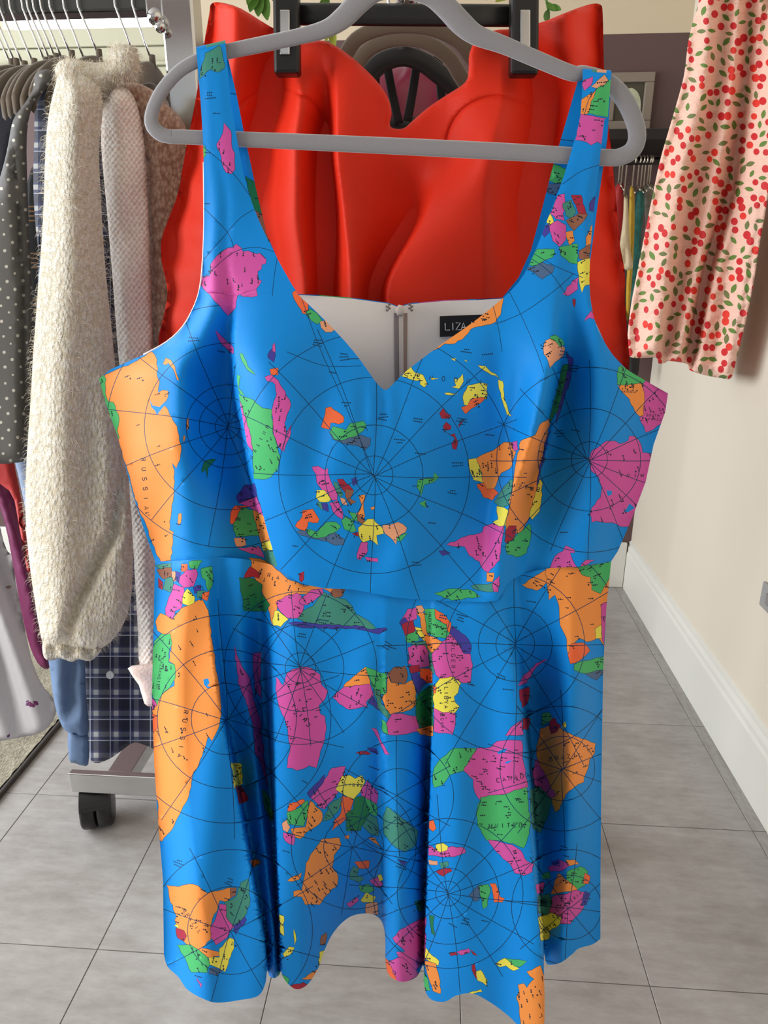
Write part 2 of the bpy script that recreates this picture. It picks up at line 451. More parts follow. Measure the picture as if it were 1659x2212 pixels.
for i in range(i0 - 1, i1 + 1):
    for j in range(j0 - 1, j1 + 1):
        x0, x1 = max(XL, x_off + i * tw), min(XR, x_off + (i + 1) * tw); y0, y1 = max(YF, y_off + j * th), min(YB, y_off + (j + 1) * th)
        if x1 - x0 < 0.02 or y1 - y0 < 0.02: continue
        o = bpy.data.objects.new('tile', TM); COL.objects.link(o); o.parent = FLOOR
        o.location = ((x0 + x1) / 2, (y0 + y1) / 2, 0); o.scale = ((x1 - x0) / tw, (y1 - y0) / th, 1)
# baseboard on the right: tall plain board with a stepped moulding on top
prof = [(0, 0), (-.016, 0), (-.016, .155), (-.012, .163), (-.012, .178), (-.007, .190), (-.007, .2), (0, .206)]
V = []; Fc = []
for y in (YF, YB):
    for px_, z in prof: V.append((XR + px_, y, z))
n = len(prof)
for k in range(n): Fc.append((k, (k + 1) % n, n + (k + 1) % n, n + k))
Fc += [tuple(range(n - 1, -1, -1)), tuple(range(n, 2 * n))]
tag(obj('baseboard_right', mesh_np('baseboard_right', V, Fc, False), None, TRIM), kind='structure')
tag(box('baseboard_back', (XL, YB - .016, 0), (XR - .017, YB - .0005, .2), TRIM, None, .004), kind='structure')
# dark mark on the right wall at the picture edge is built as a grey socket plate
sd = D_on_plane_x(1655, 1285, XR)
pt = U(1655, 1285, sd)
sw = thing('wall_socket', 'grey socket plate low on the cream right wall', 'socket', (XR - .004, float(pt[1]) + .0, float(pt[2])))
box('plate', (XR - .008, pt[1] - .075, pt[2] - .032), (XR - .0005, pt[1] + .012, pt[2] + .032), mat('socket_grey', (150, 146, 142), rough=.5), sw, .003)
box('rocker', (XR - .011, pt[1] - .045, pt[2] - .014), (XR - .008, pt[1] - .02, pt[2] + .014), mat('socket_rocker', (130, 126, 122), rough=.5), sw, .001)
# rug at the lower left
q = NT('sisal_rug', rough=0.95)
mp = q.n('Mapping'); mp.inputs['Scale'].default_value = (60, 20, 1); mp.inputs['Rotation'].default_value = (0, 0, 0.5); q.l(q.tc.outputs['Object'], mp.inputs['Vector'])
n1 = q.n('TexNoise', Scale=4.0, Detail=4.0, Roughness=0.7); q.l(mp.outputs[0], n1.inputs['Vector'])
n2 = q.n('TexNoise', Scale=9.0, Detail=3.0); q.l(q.tc.outputs['Object'], n2.inputs['Vector'])
cr = q.n('ValToRGB'); q.l(q.math('ADD', q.math('MULTIPLY', n1.outputs['Fac'], .7), q.math('MULTIPLY', n2.outputs['Fac'], .3)), cr.inputs[0])
cr.color_ramp.elements[0].position = .34; cr.color_ramp.elements[0].color = srgb(92, 86, 72); cr.color_ramp.elements[1].position = .66; cr.color_ramp.elements[1].color = srgb(196, 186, 162)
q.color(cr.outputs[0]); q.bump(n1.outputs['Fac'], 1.0, 0.008); SISAL = q.m
e0, e1 = on_floor(0, 1722), on_floor(136, 1560); RX = float((e0[0] + e1[0]) / 2)
rug = thing('sisal_rug', 'rough grey-beige woven rug with bound edge on the tiled floor', 'rug', (RX - .5, 1.7, 0))
bm = bmesh.new(); bmesh.ops.create_grid(bm, x_segments=110, y_segments=150, size=0.5)
rr = random.Random(4)
for v in bm.verts:
    v.co = Vector((RX - .01 - (v.co.x + .5) * 1.25, 0.75 + (v.co.y + .5) * 1.8, 0.009 + rr.uniform(0, .006)))
obj('pile', bm_mesh('pile', bm, True), rug, SISAL)
tube('bound_edge', [(RX, y, .007) for y in np.linspace(.75, 2.55, 14)], 0.007, mat('rug_binding', (60, 54, 50), rough=.9, bump=.5, bscale=300), rug, 8)

# ---- picture frame on the mauve wall
Dw = lambda x, y: D_on_plane_y(x, y, YB)
a = U(1300, 285, Dw(1300, 285)); b = U(1413, 158, Dw(1413, 158))
pf = thing('framed_print', 'dark print of a pale rounded figure in a grey frame on the mauve wall', 'picture', ((a[0] + b[0]) / 2, YB - .01, a[2]))
bm = bmesh.new(); fw = .03
for lo, hi in (((a[0], YB - .022, a[2]), (b[0], YB - .001, a[2] + fw)), ((a[0], YB - .022, b[2] - fw), (b[0], YB - .001, b[2])), ((a[0], YB - .022, a[2] + fw), (a[0] + fw, YB - .001, b[2] - fw)), ((b[0] - fw, YB - .022, a[2] + fw), (b[0], YB - .001, b[2] - fw))): bm_box(bm, lo, hi, .003)
obj('frame', bm_mesh('frame', bm), pf, mat('picture_frame_grey', (128, 116, 104), rough=.5))
box('print', (a[0] + fw, YB - .012, a[2] + fw), (b[0] - fw, YB - .002, b[2] - fw), mat('print_dark_olive', (66, 60, 46), rough=.5), pf)
fig = smooth_poly(P('1352,196 1365,190 1378,200 1384,220 1382,245 1372,262 1358,258 1350,240 1358,228 1350,212'), 4)
fy = YB - .0135
fp = [U(x, y, D_on_plane_y(x, y, fy)) for x, y in fig]
obj('pale_figure', mesh_np('pale_figure', fp + [p + np.array([0, .001, 0]) for p in fp], [tuple(range(len(fp)))] + [(k, (k + 1) % len(fp), len(fp) + (k + 1) % len(fp), len(fp) + k) for k in range(len(fp))], False), pf, mat('print_pale_green', (176, 178, 150), rough=.6, var=.5, vscale=30))
# ---- dark shelf with a hanging rail on the back wall
a = U(1290, 330, D_on_plane_y(1290, 330, 2.55)); b = U(1440, 288, D_on_plane_y(1440, 288, 2.55))
BLK = mat('shelf_black', (22, 19, 19), rough=.5)
sh = thing('wall_shelf', 'black wall shelf with a hanging rail under it on the mauve wall', 'shelf', (.5, 2.7, float(a[2])))
box('board', (0.18, 2.46, float(b[2]) - .03), (XR - .02, YB - .001, float(b[2])), BLK, sh, .003)
rz = float(U(1380, 348, D_on_plane_y(1380, 348, 2.55))[2])
tube('rail', [(0.18, 2.55, rz), (XR - .03, 2.55, rz)], .012, mat('rail_dark', (40, 36, 36), rough=.4, metal=.6), sh, 10)
for x in (0.24, XR - .08): box('bracket', (x - .012, 2.53, rz), (x + .012, 2.57, float(b[2]) - .028), BLK, sh, .002)
# ================================================================ the map print dress
D0 = 0.68
PC = dict(b=(2, 136, 222), o=(238, 146, 70), p=(206, 84, 165), g=(70, 176, 104), y=(230, 220, 84), t=(66, 140, 124), n=(66, 62, 158),
          r=(164, 40, 62), c=(236, 106, 60), s=(76, 104, 142), k=(226, 160, 124), w=(146, 96, 76), i=(22, 36, 52), d=(8, 56, 92), x=(34, 122, 76))
PK = list(PC); PI = {k: i for i, k in enumerate(PK)}
PNAME = dict(b='ocean_blue', o='print_orange', p='print_pink', g='print_green', y='print_yellow', t='print_teal', n='print_indigo', r='print_crimson',
             c='print_coral', s='print_slate', k='print_peach', w='print_brown', i='print_ink', d='print_navy_line', x='print_dark_shaded_green')  # x: dark green, also green lands with fold shade painted into their colour
DM = [mat(PNAME[k], PC[k], rough=0.6, sheen=0.0, bump=0.05, bscale=1400, spec=0.22) for k in PK]
CR = dict(A=(400, 60, 3.4556), B=(1060, 100, 2.7643), C=(200, 680, 3.318), D=(600, 620, 3.1904), E=(940, 680, 3.1904),
          F=(320, 1200, 3.7705), G=(700, 1240, 3.318), J=(1180, 1000, 1.8246), H=(900, 1500, 3.1071), I=(320, 1640, 2.5922))
LAND_L = """C o 90,430 150,405 300,340 425,265 460,320 465,450 480,480 470,560 500,540 540,545 540,590 500,640 540,680 575,760 605,800 620,900 635,940 625,1040 600,1100 570,1060 585,1140 580,1300 565,1400 550,1540 580,1560 560,1760 490,1775 430,1640 390,1520 350,1440 300,1290 250,1110 190,930 140,780 90,560 80,460
C g 30,445 80,430 95,460 90,560 110,620 150,630 190,740 175,830 190,880 180,915 150,870 110,740 70,600 40,520
C o 505,350 525,310 560,325 590,370 620,470 605,465 580,390 545,345 520,360
C b 410,610 430,650 480,660 510,630 525,640 500,670 460,720 450,690 420,660
C o 670,760 690,735 690,800 675,830
C o 650,870 665,865 660,900 650,910
C o 615,1430 635,1420 632,1490 615,1510
C x 800,1050 885,1035 850,1070 825,1100 820,1170 810,1110 780,1130
C p 880,110 930,160 1010,240 1010,280 960,240 900,170
C n 1030,1300 1090,1220 1160,1210 1180,1300 1100,1330 1050,1350
C p 1050,1350 1180,1300 1225,1440 1100,1370
C c 990,1420 1020,1370 1105,1370 1050,1480 990,1500
C g 1010,1500 1070,1380 1150,1400 1195,1580 1030,1590 1010,1540
C o 1150,1400 1230,1440 1270,1600 1320,1740 1230,1700 1195,1580
C k 1015,1600 1090,1600 1100,1650 1030,1660
C p 1040,1670 1190,1660 1230,1740 1130,1710
C y 1215,1630 1280,1620 1295,1690 1225,1690
C t 1230,1690 1310,1690 1320,1810 1240,1770
C o 1120,1740 1200,1750 1290,1800 1400,1900 1300,1900 1180,1850
C r 1090,1880 1130,1810 1200,1850 1190,1890"""
LAND_C = """A t 150,190 260,130 295,300 250,330 190,310 110,380 120,300
A p 290,710 340,770 345,830 350,900 370,940 370,1060 345,1090 305,1080 275,1010 270,960 235,870 260,830 280,790
A g 130,870 155,900 155,950 130,980
A p 100,1870 185,1850 190,1770 240,1700 290,1660 355,1640 380,1615 415,1640 430,1670 470,1665 540,1690 555,1680 605,1730 600,1760 570,1770 570,1800 540,1820 545,1880 570,1890 530,1950 540,2000 500,2010 430,2005 400,1985 380,2040 375,2090 320,2150 220,2040 120,1920
B p 555,200 610,180 600,230 560,265 545,230
B k 600,240 680,170 700,200 680,240 640,255
B o 540,320 630,260 600,370 575,405 535,405
B g 630,260 725,195 720,300 705,425 580,400
B p 530,405 700,430 670,590 640,570 600,590 570,570 505,560 515,500
B p 355,1000 400,890 440,880 445,940 430,1000 440,1040 390,1030
B t 430,940 480,920 510,990 490,1030 450,1010
B r 480,890 540,890 560,960 570,1000 530,1010 510,950
B y 325,1040 355,1000 380,1060 350,1065
B p 345,1080 400,1040 450,1070 445,1160 410,1195 370,1160
B w 450,1040 520,1000 580,1000 540,1060 500,1100
B o 450,1110 490,1100 500,1160 470,1190
B g 410,1200 460,1190 520,1180 520,1300 470,1290 420,1250
B o 570,1140 610,1060 600,1180 570,1200
B n 590,940 630,890 625,990 590,980
B n 300,1090 345,1060 350,1110 320,1140
B w 530,1220 595,1180 590,1270 530,1270
B y 520,1290 600,1265 595,1420 560,1430 545,1470 530,1410
B g 215,1290 280,1210 380,1210 370,1260 300,1290 250,1310 225,1305
B s 180,1320 240,1320 310,1290 380,1320 370,1350 310,1390 260,1350
B p 430,1480 490,1400 525,1380 520,1450 460,1490
B r 490,1510 505,1510 500,1560
B p 560,1640 600,1580 620,1630 590,1620
C p 1235,445 1280,430 1330,470 1380,550 1420,640 1400,700 1375,780 1385,850 1360,980 1325,930 1300,860 1285,680 1320,570 1310,500 1290,480 1250,475
C n 1255,290 1290,240 1310,290 1300,340 1260,310
C p 1290,220 1305,200 1310,270 1290,260
C c 1270,390 1330,380 1330,430 1280,430
C p 1030,560 1050,600 1085,680 1130,850 1155,990 1090,920 1050,800 1020,700
C g 1035,560 1090,590 1150,610 1220,670 1285,680 1290,850 1320,930 1345,1020 1325,1110 1280,1160 1220,1180 1155,1175 1150,980 1130,850 1080,680
C g 1035,430 1060,440 1045,520 1090,580 1060,570 1030,500
C g 1055,275 1075,280 1110,370 1170,430 1130,410 1090,360
C p 1370,960 1400,830 1425,790 1420,850 1400,900 1370,985
D c 330,835 365,825 455,895 455,930 420,945 365,935 355,980 300,965 320,900
D g 380,960 470,985 500,940 590,925 610,950 590,990 540,1030 440,1060 390,1050 360,1000
D s 345,990 390,1050 440,1060 540,1030 575,1020 640,1045 635,1090 605,1120 540,1090 450,1080 380,1050
D p 235,1240 280,1235 320,1260 345,1250 355,1310 380,1370 410,1430 410,1465 380,1470 340,1440 300,1390 270,1350 265,1290
D y 270,1400 320,1400 370,1460 350,1480 290,1480 265,1450
D p 355,1490 410,1470 450,1560 445,1600 390,1560
D t 385,1340 410,1350 450,1430 430,1450 400,1400
D r 410,1325 450,1325 495,1370 520,1400 470,1420 430,1370
D w 470,1390 525,1400 500,1460 540,1480 500,1500 470,1450
D k 430,1450 460,1460 480,1500 450,1500
D n 510,1325 540,1310 550,1350 520,1370
D n 300,1490 340,1490 350,1550 310,1530
D t 270,1480 300,1490 310,1540 280,1510
D g 440,1610 470,1580 520,1600 540,1680 510,1690 460,1670
D g 480,1540 540,1560 560,1620 520,1600
D o 560,1440 600,1430 590,1520 600,1580 575,1610 540,1560 560,1550 580,1500
D o 640,1520 670,1510 665,1530 645,1535
D w 550,1560 600,1600 590,1640 550,1610
D y 555,1660 620,1600 660,1600 720,1660 730,1700 680,1710 690,1780 640,1740 590,1760 560,1710
D k 720,1640 770,1640 830,1620 890,1660 880,1690 830,1720 815,1775 770,1720 740,1700
D g 820,1730 880,1700 895,1695 850,1750 825,1750
D r 510,1700 550,1690 560,1720 530,1710
D p 575,1760 620,1760 620,1820 570,1880 545,1870 560,1800
D p 600,1860 690,1870 690,1895 620,1890
D c 170,1540 240,1530 285,1600 275,1625 210,1615 205,1650 190,1680 120,1650 135,1620 170,1580
D s 130,1680 190,1680 215,1710 330,1720 380,1690 460,1740 455,1775 400,1780 340,1750 230,1730 160,1710
D g 195,1670 280,1685 330,1625 400,1620 435,1650 410,1680 330,1720 260,1730 215,1710
D r 150,1975 180,1960 180,2010 165,2035 150,2020
D c 100,40 125,20 210,120 200,190 170,180 130,110
D g 190,180 220,150 285,200 310,240 270,255 230,230
D k 290,240 330,230 395,290 370,310 330,310 300,280
D g 965,1330 1020,1320 1070,1320 1080,1280 1110,1310 1060,1350 1010,1360 990,1440 960,1380
D g 975,1490 1020,1470 1020,1520 1000,1510
D r 1115,870 1140,835 1160,870 1195,885 1180,905 1130,905
D r 1140,960 1160,930 1195,960 1190,980 1150,990
D r 1150,990 1190,1020 1220,1010 1225,1040 1190,1020
D r 1200,1080 1225,1030 1240,1070 1230,1120 1205,1115
D r 1245,950 1285,910 1250,965
D y 855,615 915,540 945,590 1000,605 1030,670 1010,690 980,670 985,640 930,640
D y 1055,625 1110,630 1060,640
D y 1275,600 1280,650 1250,700 1200,690 1230,680 1215,630 1235,640
D y 1310,680 1400,660 1445,670 1440,770 1390,780 1330,770 1315,820 1285,810 1275,760
D c 1265,830 1310,815 1345,765 1430,765 1380,810 1330,840 1295,875
D y 1380,540 1430,545 1540,640 1500,610 1450,590 1400,560
D y 1520,640 1550,650 1560,760 1590,860 1610,890 1580,880 1540,760
D y 1195,495 1230,490 1220,510
D y 1290,500 1310,515 1290,510
D y 1150,730 1240,735 1160,742
D o 1050,440 1120,380 1290,250 1450,130 1560,30 1550,110 1535,190 1500,240 1440,260 1330,290 1290,340 1220,390 1150,390 1110,420
D y 1310,1190 1370,1180 1400,1260 1420,1350 1350,1330 1330,1280
D o 1370,1180 1480,1130 1560,1070 1620,1070 1640,1140 1600,1250 1540,1280 1490,1390 1430,1390 1400,1260
D c 1370,1360 1420,1350 1440,1395 1490,1390 1520,1420 1480,1470 1420,1450
D p 1600,1080 1650,1060 1655,1120 1630,1130
D t 1490,1480 1600,1330 1640,1320 1620,1500 1540,1520
D p 1165,1775 1320,1710 1410,1690 1420,1650 1480,1630 1560,1650 1545,1750 1530,1880 1450,1970 1420,1950 1390,1890 1320,1850 1290,1790
D n 1110,1820 1150,1815 1190,1835 1135,1850
D y 1510,1510 1560,1520 1590,1540 1580,1640 1530,1650 1480,1620 1520,1600
D t 1330,2060 1480,2040 1530,2060 1480,2100 1380,2090
D o 1440,1970 1490,1970 1480,2030 1440,2030
D p 1480,2040 1530,1990 1520,2100 1490,2100
D g 1080,2110 1200,2080 1330,2090 1400,2130 1200,2160
E o 785,715 790,760 750,900 740,1010 715,1090 695,1220 685,1320 645,1400 590,1500 530,1510 480,1520 490,1440 505,1340 530,1200 560,1010 590,870 690,830 720,760
E r 485,1490 510,1455 560,1455 540,1540 500,1580 480,1560
E g 485,1590 560,1520 650,1440 660,1500 630,1640 560,1670 500,1650
E y 720,1130 740,1160 730,1290 720,1350 670,1410 650,1390 690,1230
E n 900,260 950,300 930,450 870,640 830,760 850,620 900,420 920,340
E x 880,350 920,340 900,450 850,640 790,760 790,700 830,560 860,440
E n 745,960 765,860 795,780 780,830 750,980 725,1080 700,1190 720,1040
E k 760,180 790,165 850,190 895,230 885,280 850,310 790,365 780,320 750,270 745,220
E g 790,150 830,140 880,175 890,205 860,220 830,180 800,165
E g 1265,360 1300,340 1460,460 1430,480 1255,480 1255,400
E o 1260,490 1430,475 1445,560 1440,690 1410,700 1380,670 1340,580
E p 1430,480 1450,455 1620,535 1610,640 1570,740 1480,800 1450,810 1435,760 1410,710 1440,690 1445,560
E p 1055,1000 1090,930 1140,900 1180,870 1240,870 1270,890 1330,870 1340,835 1380,840 1420,900 1430,950 1510,960 1480,1060 1450,1150 1410,1270 1360,1430 1330,1460 1280,1460 1220,1430 1160,1430 1110,1420 1080,1430 1070,1370 1080,1330 1140,1260 1150,1190 1130,1120 1080,1080
E b 1180,1210 1220,1215 1215,1240 1190,1250
E b 1295,1360 1340,1300 1375,1330 1330,1360
E p 790,1760 830,1660 880,1630 900,1590 960,1620 960,1640 930,1640 980,1760
E p 1000,1735 1040,1690 1100,1690 1050,1720"""
